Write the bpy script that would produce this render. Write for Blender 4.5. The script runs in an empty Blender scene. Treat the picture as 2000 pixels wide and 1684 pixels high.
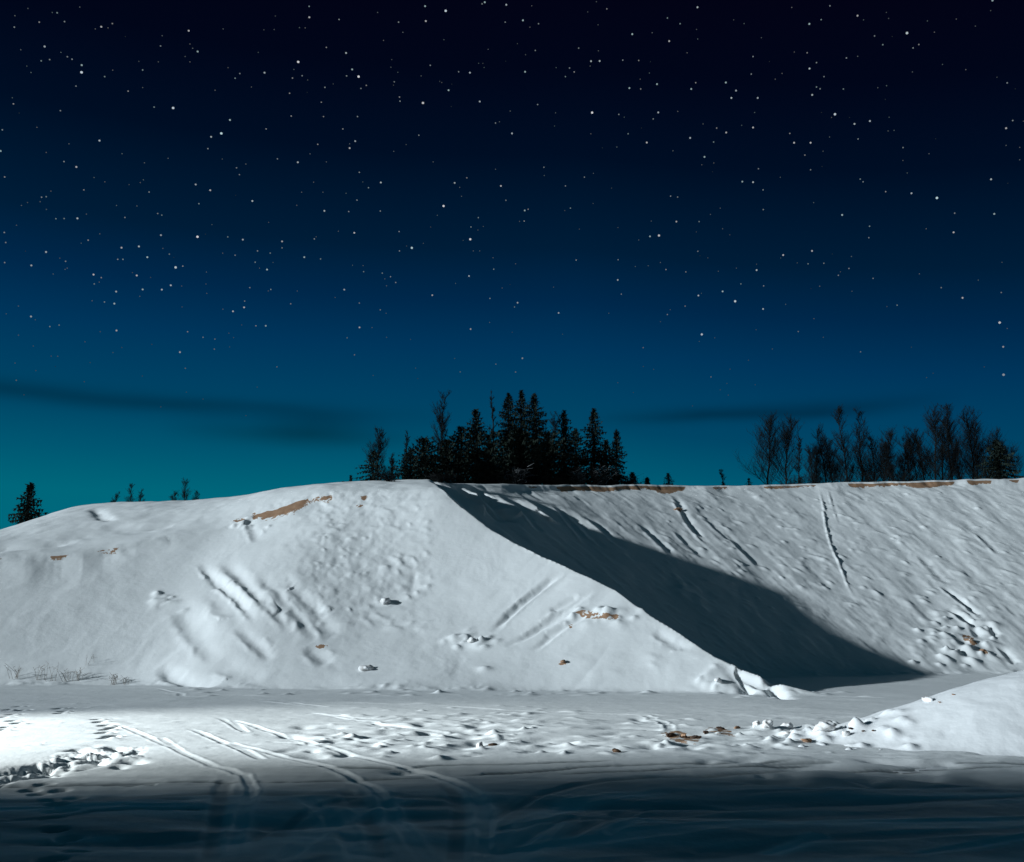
import bpy, bmesh, math, random
import numpy as np

# ------------------------------------------------------------------ camera
F = 1921.0; CAMZ = 1.9; HY = 1240.0          # focal length and horizon in photo pixels (2000 wide)
PITCH = math.atan((HY - 842) / F); CP, SP = math.cos(PITCH), math.sin(PITCH)
scene = bpy.context.scene
col = scene.collection
cam_d = bpy.data.cameras.new('camera')
cam_d.sensor_fit = 'HORIZONTAL'; cam_d.sensor_width = 36.0
cam_d.lens = F / 2000 * 36; cam_d.clip_start = 0.1; cam_d.clip_end = 12000
cam = bpy.data.objects.new('camera', cam_d); col.objects.link(cam)
cam.location = (0, 0, CAMZ); cam.rotation_euler = (math.pi / 2 + PITCH, 0, 0)
scene.camera = cam
scene.render.resolution_x, scene.render.resolution_y = 1024, 862
scene.view_settings.view_transform = 'Standard'; scene.view_settings.look = 'None'
scene.view_settings.gamma = 1.0; scene.view_settings.exposure = 0.0
scene.cycles.use_denoising = True
scene.cycles.max_bounces = 4; scene.cycles.diffuse_bounces = 3; scene.cycles.transparent_max_bounces = 4
scene.cycles.caustics_reflective = False; scene.cycles.caustics_refractive = False

def lin(r, g, b):
    f = lambda c: (c / 255 / 12.92) if c / 255 <= 0.04045 else ((c / 255 + 0.055) / 1.055) ** 2.4
    return (f(r), f(g), f(b), 1.0)

# ------------------------------------------------------------------ night sky (world)
world = bpy.data.worlds.new('World'); scene.world = world; world.use_nodes = True
nt = world.node_tree; nt.nodes.clear()
def N(t, typ, **kw):
    n = t.nodes.new(typ)
    for k, v in kw.items(): setattr(n, k, v)
    return n
def M(t, op, a, b=None, c=None, clamp=False):
    n = t.nodes.new('ShaderNodeMath'); n.operation = op; n.use_clamp = clamp
    for i, s in enumerate((a, b, c)):
        if s is None: continue
        if isinstance(s, (int, float)): n.inputs[i].default_value = s
        else: t.links.new(s, n.inputs[i])
    return n.outputs[0]
tc = N(nt, 'ShaderNodeTexCoord'); sep = N(nt, 'ShaderNodeSeparateXYZ')
nt.links.new(tc.outputs['Generated'], sep.inputs[0])
X, Y_, Z = sep.outputs
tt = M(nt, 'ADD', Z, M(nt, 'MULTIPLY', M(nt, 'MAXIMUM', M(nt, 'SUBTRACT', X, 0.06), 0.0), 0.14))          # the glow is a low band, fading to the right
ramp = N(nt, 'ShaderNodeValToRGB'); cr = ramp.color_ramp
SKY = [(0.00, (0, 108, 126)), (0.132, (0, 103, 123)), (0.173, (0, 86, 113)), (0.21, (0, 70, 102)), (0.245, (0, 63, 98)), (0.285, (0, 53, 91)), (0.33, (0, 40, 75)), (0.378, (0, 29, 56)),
       (0.46, (0, 14, 36)), (0.53, (1, 6, 25)), (0.60, (3, 3, 20)), (0.70, (12, 49, 62))]  # last stop: unseen zenith lifted to teal to light the shaded foreground
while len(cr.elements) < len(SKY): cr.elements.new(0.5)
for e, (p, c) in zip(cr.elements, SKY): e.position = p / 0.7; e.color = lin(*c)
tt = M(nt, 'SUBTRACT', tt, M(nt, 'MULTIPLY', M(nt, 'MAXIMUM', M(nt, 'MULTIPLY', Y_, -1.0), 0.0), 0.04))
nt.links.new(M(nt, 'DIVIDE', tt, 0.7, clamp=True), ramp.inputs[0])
# thin dark cloud streaks near the horizon
mp = N(nt, 'ShaderNodeMapping'); mp.inputs['Scale'].default_value = (5, 5, 22); mp.inputs['Location'].default_value = (1.3, 0.2, 0.9)
nt.links.new(tc.outputs['Generated'], mp.inputs[0])
nz = N(nt, 'ShaderNodeTexNoise'); nz.inputs['Scale'].default_value = 1.0; nz.inputs['Detail'].default_value = 3.0; nz.inputs['Roughness'].default_value = 0.45
nt.links.new(mp.outputs[0], nz.inputs['Vector'])
warp = M(nt, 'MULTIPLY', M(nt, 'SUBTRACT', nz.outputs[0], 0.5), 0.016)
def streak(zc, th, x0, x1, fade, k):               # one long flat cloud: height, thickness, extent along the horizon
    q = M(nt, 'DIVIDE', M(nt, 'ADD', M(nt, 'SUBTRACT', Z, zc), warp), th)
    g = M(nt, 'POWER', 2.71828, M(nt, 'MULTIPLY', M(nt, 'MULTIPLY', q, q), -1.0))
    a = M(nt, 'DIVIDE', M(nt, 'SUBTRACT', X, x0), fade, clamp=True); b = M(nt, 'DIVIDE', M(nt, 'SUBTRACT', x1, X), fade, clamp=True)
    return M(nt, 'MULTIPLY', M(nt, 'MULTIPLY', g, k), M(nt, 'MULTIPLY', a, b))
cl = M(nt, 'ADD', M(nt, 'ADD', streak(0.217, 0.0095, -1.2, -0.06, 0.26, 0.7), streak(0.194, 0.0095, -0.34, -0.08, 0.12, 0.7)),
       M(nt, 'ADD', streak(0.214, 0.0075, 0.07, 0.42, 0.12, 0.8), streak(0.207, 0.012, -0.26, -0.12, 0.08, 0.55)), clamp=True)
behind = M(nt, 'MAXIMUM', M(nt, 'MULTIPLY', Y_, -1.0), 0.0)        # sky behind the viewer, dimmed to keep the shaded far face dark
dim = M(nt, 'SUBTRACT', 1.0, M(nt, 'MULTIPLY', cl, 0.5))
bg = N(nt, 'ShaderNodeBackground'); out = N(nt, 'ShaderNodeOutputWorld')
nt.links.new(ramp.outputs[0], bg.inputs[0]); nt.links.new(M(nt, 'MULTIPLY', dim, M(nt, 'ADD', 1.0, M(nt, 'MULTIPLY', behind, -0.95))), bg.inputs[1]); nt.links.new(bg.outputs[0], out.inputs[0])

# ------------------------------------------------------------------ moon and headlight
SUN_AZ, SUN_EL = 75.0, 14.6                    # light travels towards azimuth 75 deg (right of the view axis)
sd = bpy.data.lights.new('moon', 'SUN'); sd.energy = 4.15; sd.angle = math.radians(1.1); sd.color = (0.86, 0.965, 1.03)
so = bpy.data.objects.new('moon', sd); col.objects.link(so); so.location = (-60, -30, 40)
so.rotation_euler = (math.radians(90 - SUN_EL), 0, math.radians(-SUN_AZ))
hd = bpy.data.lights.new('headlight', 'SPOT'); hd.energy = 36000; hd.color = (0.93, 1.0, 1.0); hd.spot_size = math.radians(57); hd.spot_blend = 0.6
hd.shadow_soft_size = 0.15
ho = bpy.data.objects.new('headlight', hd); col.objects.link(ho); ho.location = (-24, 14.9, 5.0)
ho.rotation_euler = (math.radians(90 - 31.0), 0, math.radians(-(90 - 17.0)))

# ------------------------------------------------------------------ photo pixel <-> world
def ray(px, py):
    u = (np.asarray(px, float) - 1000) / F; v = (842 - np.asarray(py, float)) / F
    return np.stack([u, CP - v * SP, SP + v * CP], -1)
def proj(P):
    P = np.asarray(P, float); x = P[..., 0]; y = P[..., 1]; z = P[..., 2] - CAMZ
    w = y * CP + z * SP
    return 1000 + F * x / w, 842 - F * (-y * SP + z * CP) / w
def at(px, py, Y):
    d = ray(px, py); return d / d[..., 1:2] * np.asarray(Y, float)[..., None] + np.array([0, 0, CAMZ])
def flat(px, py, z=0.0):
    d = ray(px, py); t = (z - CAMZ) / d[..., 2]; return d * t[..., None] + np.array([0, 0, CAMZ])

# ------------------------------------------------------------------ value noise
def vnoise(x, y, seed=0):
    xi = np.floor(x).astype(np.int64); yi = np.floor(y).astype(np.int64); fx = x - xi; fy = y - yi
    fx = fx * fx * fx * (fx * (fx * 6 - 15) + 10); fy = fy * fy * fy * (fy * (fy * 6 - 15) + 10)
    def h(a, b):
        n = (a * 374761393 + b * 668265263 + seed * 974634777) & 0x7fffffff
        n = ((n ^ (n >> 13)) * 1274126177) & 0x7fffffff
        return ((n ^ (n >> 16)) & 0xffff) / 32767.5 - 1.0
    return (h(xi, yi) * (1 - fx) + h(xi + 1, yi) * fx) * (1 - fy) + (h(xi, yi + 1) * (1 - fx) + h(xi + 1, yi + 1) * fx) * fy
def fbm(x, y, oct=4, seed=0, gain=0.5):
    s = 0; a = 1.0
    for i in range(oct):
        s = s + a * vnoise(x * 0.8 - y * 0.6 + i * 7.1, x * 0.6 + y * 0.8 - i * 3.7, seed + i); x = x * 2.03; y = y * 2.03; a *= gain
    return s

# ------------------------------------------------------------------ terrain: a sand pit under snow
SL = 0.65
_b = flat(np.array([0, 200, 300, 350, 420, 640, 800, 1000, 1200, 1420, 1540, 1600.]), np.array([1338, 1338, 1338, 1341, 1345, 1345, 1350, 1348, 1352, 1354, 1362, 1358.]))
BX = np.r_[-60, -30, _b[:, 0], 14, 40]; BY = np.r_[40, 38.5, _b[:, 1], 31, 31]
_x = np.arange(-60, 40, 0.25); _k = np.exp(-(np.arange(-24, 25) * 0.25 / 1.9) ** 2 / 2); _k /= _k.sum()
_y = np.convolve(np.pad(np.interp(_x, BX, BY), 24, mode='edge'), _k, mode='valid'); BX, BY = _x, _y
def A(x, y):                                   # near face of the bank, with a shallow bowl
    a = SL * (y - np.interp(x, BX, BY))
    return a - 0.9 * np.exp(-((x + 3.6) / 4.5) ** 2) * np.sin(np.pi * np.clip(a / 8.5, 0, 1))
CB = [[-5.2, 30.4], [3, 39.2]]                 # foot of the far face: swings from receding to nearly frontal
for i in range(24):
    h = math.radians(45 + (0 - 45) * (i + .5) / 24); CB.append([CB[-1][0] + math.cos(h), CB[-1][1] + math.sin(h)])
CB.append([CB[-1][0] + 60, CB[-1][1] + 1.0]); CB = np.array(CB); SLF = 0.54
def polydist(x, y, P):
    best = np.full(x.shape, 1e9); sg = np.ones(x.shape); tt = np.zeros(x.shape); acc = 0
    for a, b in zip(P[:-1], P[1:]):
        d = b - a; L = math.hypot(*d)
        t = np.clip(((x - a[0]) * d[0] + (y - a[1]) * d[1]) / L ** 2, 0, 1)
        qx = x - a[0] - t * d[0]; qy = y - a[1] - t * d[1]; D = np.hypot(qx, qy); m = D < best - 1e-9
        best = np.where(m, D, best); sg = np.where(m, np.sign(d[0] * (y - a[1]) - d[1] * (x - a[0])), sg); tt = np.where(m, acc + t * L, tt); acc += L
    return best * sg, tt
def Cw(x, y): return SLF * polydist(x, y, CB)[0]  # far face behind the spur
def ray_hit(px, py, fn, y0=8, y1=110, n=3000):
    d = ray(px, py); d = d / d[1]; ys = np.linspace(y0, y1, n)
    z = CAMZ + d[2] * ys; h = fn(d[0] * ys, ys); i = int(np.argmax(h >= z))
    if i == 0: return None
    fa = z[i - 1] - h[i - 1]; fb = z[i] - h[i]; y = ys[i - 1] + (ys[i] - ys[i - 1]) * fa / (fa - fb)
    return np.array([d[0] * y, y, CAMZ + d[2] * y])
RPX = [(870, 960), (900, 990), (950, 1030), (1005, 1063), (1060, 1090), (1130, 1119), (1200, 1152), (1245, 1186), (1290, 1215), (1345, 1250), (1400, 1282),
       (1470, 1312), (1540, 1340), (1592, 1356)]
RIDGE = np.array([ray_hit(px, py, A) for px, py in RPX])
_d = (RIDGE[0] - RIDGE[2]); RIDGE = np.vstack([RIDGE[0] + _d / np.linalg.norm(_d[:2]) * 14, RIDGE, RIDGE[-1] + np.array([6, -4., -1])])
RS = np.r_[0, np.cumsum(np.hypot(*(np.diff(RIDGE[:, :2], axis=0).T)))]
def tps(P):
    P = np.asarray(P, float); n = len(P); r2 = ((P[:, None, :2] - P[None, :, :2]) ** 2).sum(-1)
    K = np.where(r2 > 0, r2 * np.log(r2 + 1e-12), 0) / 2 + np.eye(n) * 0.5
    Q = np.c_[np.ones(n), P[:, :2]]; w = np.linalg.solve(np.block([[K, Q], [Q.T, np.zeros((3, 3))]]), np.r_[P[:, 2], 0, 0, 0])
    def f(x, y):
        z = w[n] + w[n + 1] * x + w[n + 2] * y
        for i in range(n):
            r = (x - P[i, 0]) ** 2 + (y - P[i, 1]) ** 2; z = z + w[i] * 0.5 * r * np.log(r + 1e-12)
        return z
    return f
crestA = [(0, 1085), (60, 1082), (120, 1076), (230, 1060), (330, 1045), (450, 1022), (485, 998), (515, 973), (580, 966), (640, 962), (750, 958), (870, 953)]
crestC = [(930, 944), (1000, 945), (1120, 947), (1250, 946), (1400, 948), (1500, 947), (1650, 942), (1800, 938), (2000, 933)]
pA = [ray_hit(px, py, A) for px, py in crestA]
pC = [ray_hit(px, py, lambda x, y: np.where(x > -6, Cw(x, y), -9), y0=44) for px, py in crestC]
back = [at(px, py, Y) for px, py, Y in [(-100, 1095, 62.), (0, 1066, 62.), (60, 1032, 62.), (110, 1003, 62.), (165, 988, 62.), (220, 984, 63.), (260, 984, 64.),
                                         (350, 983, 64.), (480, 971, 62.), (600, 964, 62.)]]
pP = pA + pC + back + [p + np.array([5, 30, 0.0]) for p in pC[::3]] + [p + np.array([-8, 34, -0.6]) for p in back[1::3]] \
     + [np.array([-45, 52, 6.0]), np.array([-45, 80, 6.0]), np.array([60, 75, 15.0]), np.array([60, 110, 15.0])]
_P = tps(pP)
SHADE = np.array([[-166.6, -8.3], [-121.6, -8.3], [-104.6, -8.7], [-96.6, -9.7], [-90.6, -10.7], [-82.6, -11.5], [-74.6, -11.9]])   # crest of an unseen bank, added behind camera left to shade the near floor
def plateau(x, y): return np.clip(_P(np.clip(x, -70, 85), np.clip(y, 30, 120)), 3.0, 16.0)
def floor0(x, y): return 0.03 * np.clip((y - 33) / 12, 0, 1.5) * np.clip((x - 6) / 8, 0, 1)
def walls(x, y):
    d, t = polydist(x, y, RIDGE[:, :2]); zr = np.interp(t, RS, RIDGE[:, 2])
    B = np.where(d > 0, zr - 0.68 * d, 1e3); C = np.where(d > 0, Cw(x, y), -1e3)
    return np.maximum(np.minimum(A(x, y), B), C), d
def base(x, y):
    w, d = walls(x, y); return np.maximum(np.minimum(w, plateau(x, y)), floor0(x, y))

# ------------------------------------------------------------------ one height grid for the whole place
def steps(a, b, d): return list(np.arange(a, b, d))
AZ = np.radians(np.array(steps(-180, -60, 3) + steps(-60, -34, 0.3) + steps(-34, 34, 0.0625) + steps(34, 60, 0.3) + steps(60, 180.1, 3)))
R_ = [0.3, 1.5, 2.5, 3.5, 4.5, 5.2]; r = 5.6
while r < 3500:
    R_.append(r)
    r += 0.035 if r < 9 else 0.05 if r < 13 else 0.07 if r < 31 else 0.065 if r < 58 else 0.09 if r < 80 else 0.5 if r < 125 else 0.12 * r
RR = np.array(R_)
GA, GR = np.meshgrid(AZ, RR); GX = GR * np.sin(GA); GY = GR * np.cos(GA)
w_, dr_ = walls(GX, GY); PL = plateau(GX, GY) + 0.06 * fbm(GX * 0.5, GY * 0.5, 3, 5)
fl_ = floor0(GX, GY)
front = (GR < 130)
w_ = np.where(GY > 5, w_, -5)
far_side = (dr_ > 0.0)                         # the face behind the spur
wx = GX + 0.35 * vnoise(GX * 0.7, GY * 0.7, 3); wy = GY + 0.35 * vnoise(GX * 0.7, GY * 0.7, 4)
# wind-packed undulation of the faces
wn = 0.035 * fbm(wx * 0.45, wy * 0.45, 3, 11) + 0.006 * fbm(wx * 2.2, wy * 2.2, 3, 12)
dC, tC = polydist(GX, GY, CB)
PXC = 1000 + F * np.tan(np.clip(GA, -1.3, 1.3)) / (CP + 0.12 * SP)      # photo column of each azimuth at mid height
# gullies down the fall line of the far face, deepest near the spur
gm = np.clip(0.6 + 0.9 * fbm(GX * 0.16, GY * 0.16, 2, 25), 0.1, 1.5) * np.clip((26 - tC) / 8, 0.15, 1) * np.clip((1450 - PXC) / 350, 0.25, 1)
gul = fbm(tC * 0.75 + 0.25 * vnoise(tC * .3, dC * .3, 8), dC * 0.10, 3, 21, 0.55)
wn = wn + np.where(far_side, 0.10 * gm * (gul - 0.3 * np.abs(gul)) + 0.05 * fbm(tC * 0.9, dC * 0.25, 3, 23) + 0.03 * np.clip(fbm(tC * 1.3, dC * 0.9, 3, 24) - 0.15, 0, 1), 0)
# lumpy patch on the near face, smooth elsewhere
lm = np.clip(1 - np.abs((PXC - 690) / 190) ** 2, 0, 1) * np.clip((w_ - 1.5) / 2, 0, 1)
wn = wn + np.where(far_side, 0, lm * (0.04 * np.clip(fbm(GX * 1.15 + 0.5 * GY, GY * 0.75, 3, 31) - 0.05, 0, 1) + 0.02 * fbm(GX * 2.5, GY * 2.0, 2, 32)))
wn = wn + np.where(far_side, 0, 0.05 * np.clip(1 - np.abs((PXC - 1150) / 160), 0, 1) * np.abs(vnoise((GX - 0.9 * GY) * 0.9, (GX + 1.1 * GY) * 0.15, 33)))
wn = wn * np.clip((w_ + 0.3) / 0.8, 0, 1)

# --- features traced from the photo: polylines given in photo pixels, cut into the surface in metres
H = np.zeros_like(GX); ICE_DARK = np.zeros_like(GX); SAND = np.zeros_like(GX); LITE = np.zeros_like(GX)
def sub(pts, m):
    pts = np.atleast_2d(pts); a = np.arctan2(pts[:, 0], pts[:, 1]); rr = np.hypot(pts[:, 0], pts[:, 1])
    i0, i1 = np.searchsorted(RR, [rr.min() - m, rr.max() + m]); k = m / max(rr.min(), 1)
    j0, j1 = np.searchsorted(AZ, [a.min() - k, a.max() + k]); return np.s_[i0:i1, j0:j1]
def dens(P, n=3):                              # Catmull-Rom smoothing of a traced polyline
    P = np.asarray(P, float)
    if len(P) < 3: return P
    Q = np.vstack([2 * P[0] - P[1], P, 2 * P[-1] - P[-2]]); o = []
    for i in range(1, len(Q) - 2):
        for t in np.arange(n) / n:
            o.append(0.5 * (2 * Q[i] + (Q[i + 1] - Q[i - 1]) * t + (2 * Q[i - 1] - 5 * Q[i] + 4 * Q[i + 1] - Q[i + 2]) * t * t + (3 * Q[i] - 3 * Q[i - 1] + Q[i - 2] - Q[i + 1]) * t ** 3))
    return np.array(o + [P[-1]])
def carve(pts, w, depth, berm=0.0, side=0, flatb=False, ice_dark=0.0, taper=0.15, wob=0.15, seed=0, lite=0.0):
    s = sub(pts, 4 * w + 0.3); x = GX[s]; y = GY[s]
    if x.size == 0: return
    x = x + wob * w * vnoise(x / w * 0.7, y / w * 0.7, 41 + seed); y = y + wob * w * vnoise(x / w * 0.7, y / w * 0.7, 42 + seed)
    D, t = polydist(x, y, pts); L = np.hypot(*np.diff(pts, axis=0).T).sum()
    tp = np.clip(np.minimum(t, L - t) / (taper * L + 1e-6), 0, 1); tp = np.where((t <= 0) | (t >= L), np.exp(-((np.abs(D)) / w) ** 2) * 0, tp)
    q = np.abs(D) / w; prof = np.exp(-q ** 4) if flatb else np.exp(-q ** 2)
    z = -depth * prof * tp
    if berm: z = z + berm * tp * (np.exp(-((D / w - 1.5) / 0.5) ** 2) * (side >= 0) + np.exp(-((D / w + 1.5) / 0.5) ** 2) * (side <= 0)) * (0.8 + 0.5 * vnoise(x * 3, y * 3, 50 + seed))
    H[s] += z; ICE_DARK[s] = np.maximum(ICE_DARK[s], ice_dark * prof * tp)
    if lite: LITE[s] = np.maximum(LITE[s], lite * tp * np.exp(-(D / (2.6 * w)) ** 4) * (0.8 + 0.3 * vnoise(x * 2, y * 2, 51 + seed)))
def ledge(pts, w, h, run):                     # a step: the ground left of the line stays, right of it drops h and recovers over run
    s = sub(pts, run + w + 0.5); x = GX[s]; y = GY[s]; D, t = polydist(x, y, pts); L = np.hypot(*np.diff(pts, axis=0).T).sum()
    tp = np.clip(np.minimum(t, L - t) / (0.25 * L), 0, 1); k = -D
    H[s] -= h * tp * np.clip(k / w, 0, 1) * np.clip(1 - (k - w) / run, 0, 1)
def bump(p, rad, h, el=1.0, ang=0.0, pw=2):
    s = sub(np.array(p[:2]), rad * max(el, 1) * 2); x = GX[s] - p[0]; y = GY[s] - p[1]
    if x.size == 0: return
    c, n = math.cos(ang), math.sin(ang); a = (x * c + y * n) / (rad * el); b = (-x * n + y * c) / rad
    H[s] += h * np.exp(-(a * a + b * b) ** (pw / 2))
def onw(l): return np.array([q[:2] for q in (ray_hit(px, py, base, n=1200) for px, py in l) if q is not None])
def onf(l): l = np.array(l, float); return flat(l[:, 0], l[:, 1])[:, :2]
rng = random.Random(7)

# gullies and slump edges on the faces
for P, w, d, b in [
    ([(393, 1098), (412, 1125), (440, 1150), (470, 1175), (500, 1214)], 0.20, 0.25, 0.10),
    ([(436, 1097), (470, 1130), (510, 1165), (545, 1195), (576, 1230)], 0.32, 0.27, 0.10),
    ([(500, 1120), (545, 1160), (590, 1205), (622, 1245)], 0.38, 0.26, 0.10),
    ([(575, 1150), (610, 1185), (640, 1225), (655, 1245)], 0.34, 0.20, 0.08),
    ([(345, 1180), (372, 1215), (400, 1255), (418, 1290)], 0.4, 0.05, 0.03), ([(540, 1120), (590, 1160), (640, 1200)], 0.36, 0.14, 0.06), ([(430, 1290), (470, 1312), (520, 1325)], 0.4, 0.14, 0.06),
    ([(465, 1225), (500, 1255), (530, 1290)], 0.25, 0.16, 0.05),
    ([(600, 1262), (625, 1280), (640, 1300)], 0.3, 0.16, 0.05),
    ([(350, 1190), (375, 1225), (400, 1260), (430, 1290)], 0.35, 0.12, 0.04),
    ([(312, 1303), (330, 1317), (360, 1331), (395, 1339), (425, 1342)], 0.28, 0.34, 0.05),
    ([(806, 1115), (810, 1135), (804, 1155)], 0.2, 0.12, 0.0),
    ([(1280, 1230), (1310, 1252), (1350, 1264)], 0.22, 0.14, 0.06),
    ([(184, 992), (196, 1006), (222, 1020)], 0.35, 0.34, 0.0),
    ([(485, 1012), (497, 1035), (505, 1055)], 0.25, 0.16, 0.06),
    ([(-30, 1072), (40, 1071), (95, 1066), (150, 1060)], 0.5, 0.30, 0.0), ([(210, 1025), (250, 1036), (300, 1030), (360, 1022)], 0.6, 0.16, 0.0)]:
    pts = onw(P)
    if len(pts) > 1: carve(dens(pts), w * 0.9, d * 0.5, b * 0.6, side=-1)
for P in [[(1100, 1118), (1040, 1160), (990, 1205), (960, 1235)], [(1085, 1125), (1020, 1178), (975, 1222)], [(1160, 1155), (1090, 1200), (1020, 1245)],
          [(1150, 1175), (1060, 1225), (985, 1262)], [(1165, 1190), (1100, 1225), (1040, 1270)], [(1130, 1165), (1075, 1195)]]:
    carve(dens(onw(P)), 0.16, 0.09, 0.03, side=1)
# fingers of shade at the head of the spur, gullies on the far face
for P, w, d, b in [
    ([(884, 948), (905, 962), (935, 985), (965, 1008), (985, 1022)], 0.36, 0.9, 0.16),
    ([(910, 946), (935, 962), (962, 988), (990, 1012), (1005, 1024)], 0.36, 0.95, 0.16),
    ([(1000, 980), (1024, 1004), (1045, 1028), (1060, 1042)], 0.26, 0.34, 0.10),
    ([(1085, 985), (1110, 1015), (1130, 1040), (1150, 1062)], 0.26, 0.24, 0.10),
    ([(1110, 1000), (1140, 1030), (1170, 1060), (1200, 1080)], 0.26, 0.20, 0.08),
    ([(1150, 1010), (1190, 1045), (1225, 1075)], 0.3, 0.22, 0.08),
    ([(1318, 965), (1326, 985), (1338, 1005), (1355, 1032), (1385, 1065)], 0.26, 0.20, 0.10),
    ([(1320, 1035), (1345, 1062), (1375, 1090)], 0.26, 0.12, 0.06),
    ([(1365, 1000), (1400, 1030), (1440, 1062), (1490, 1110)], 0.28, 0.10, 0.06),
    ([(1250, 1020), (1290, 1060), (1320, 1090)], 0.3, 0.2, 0.06),
    ([(1606, 955), (1614, 1000), (1622, 1040), (1634, 1080), (1648, 1110), (1660, 1140), (1674, 1168)], 0.14, 0.025, 0.16),
    ([(1621, 955), (1630, 990), (1642, 1025)], 0.12, 0.04, 0.10),
    ([(1800, 1085), (1820, 1110), (1845, 1140)], 0.32, 0.16, 0.06),
    ([(1840, 1143), (1870, 1167), (1900, 1192), (1922, 1210)], 0.22, 0.26, 0.10),
    ([(1850, 1187), (1880, 1205), (1905, 1230), (1915, 1248)], 0.24, 0.36, 0.10),
    ([(1925, 1220), (1940, 1232), (1944, 1245)], 0.2, 0.26, 0.05),
    ([(1955, 1262), (1975, 1285), (1990, 1298)], 0.25, 0.26, 0.05),
    ([(1910, 1040), (1935, 1065), (1955, 1085)], 0.26, 0.14, 0.06)]:
    pts = onw(P)
    if len(pts) > 1: carve(dens(pts), w * 0.9, d * 0.5, b * 0.6, side=-1)
for P in [[(415, 1100), (455, 1142), (490, 1182), (530, 1225)], [(465, 1110), (520, 1158), (560, 1195), (600, 1240)], [(370, 1160), (410, 1200), (450, 1245)]]:
    carve(dens(onw(P)), 0.34, -0.13, 0, taper=0.35, wob=0.3)
# narrow trough beside the lit slice at the toe of the spur
pts = onw([(1406, 1292), (1440, 1312), (1480, 1332), (1512, 1350), (1545, 1366)]); carve(dens(pts), 0.22, 0.26, 0.0, taper=0.3, wob=0.05)
for P in [[(893, 972), (930, 994), (972, 1014)], [(925, 966), (960, 988), (1000, 1016)], [(955, 962), (1000, 996), (1050, 1032)], [(1000, 962), (1050, 1002), (1085, 1032)]]:
    carve(dens(onw(P)), 0.45, -0.34, 0, taper=0.45)          # ribs that catch the light between the fingers
carve(dens(onw([(215, 1062), (280, 1053), (340, 1044), (400, 1034), (455, 1022)])), 0.45, -0.28, 0, taper=0.25, wob=0.4)      # drifted lip
# clods frozen into the faces
for k in range(150):
    px = rng.uniform(610, 840); py = rng.uniform(985, 1230); q = ray_hit(px, py, base, n=700)
    if q is not None: bump(q, rng.uniform(0.07, 0.18), rng.uniform(0.012, 0.05), rng.uniform(1, 2.6), rng.uniform(-1.2, 0.2))
for k in range(230):
    px = rng.uniform(1290, 2050); py = rng.uniform(960, 1190); q = ray_hit(px, py, base, n=700)
    if q is not None: bump(q, rng.uniform(0.08, 0.22), rng.uniform(0.02, 0.08), rng.uniform(1, 2.4), rng.uniform(-1.3, -0.2))
for k in range(80):
    px = rng.gauss(1865, 45); py = rng.gauss(1250, 25); q = ray_hit(px, py, base, n=700)
    if q is not None and px > 1780: bump(q, rng.uniform(0.1, 0.3), rng.uniform(0.05, 0.16), 1.3, rng.uniform(-1, 1))
for (px, py, n, sx, sy) in [(920, 1252, 22, 25, 8), (1170, 1205, 30, 40, 10), (470, 1020, 18, 18, 10), (330, 1175, 14, 20, 10), (1395, 1336, 6, 14, 6)]:
    for k in range(n):
        q = ray_hit(rng.gauss(px, sx), rng.gauss(py, sy), base, n=700)
        if q is not None: bump(q, rng.uniform(0.08, 0.2), rng.uniform(0.03, 0.1), 1.4, rng.uniform(-1, 1))

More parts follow.
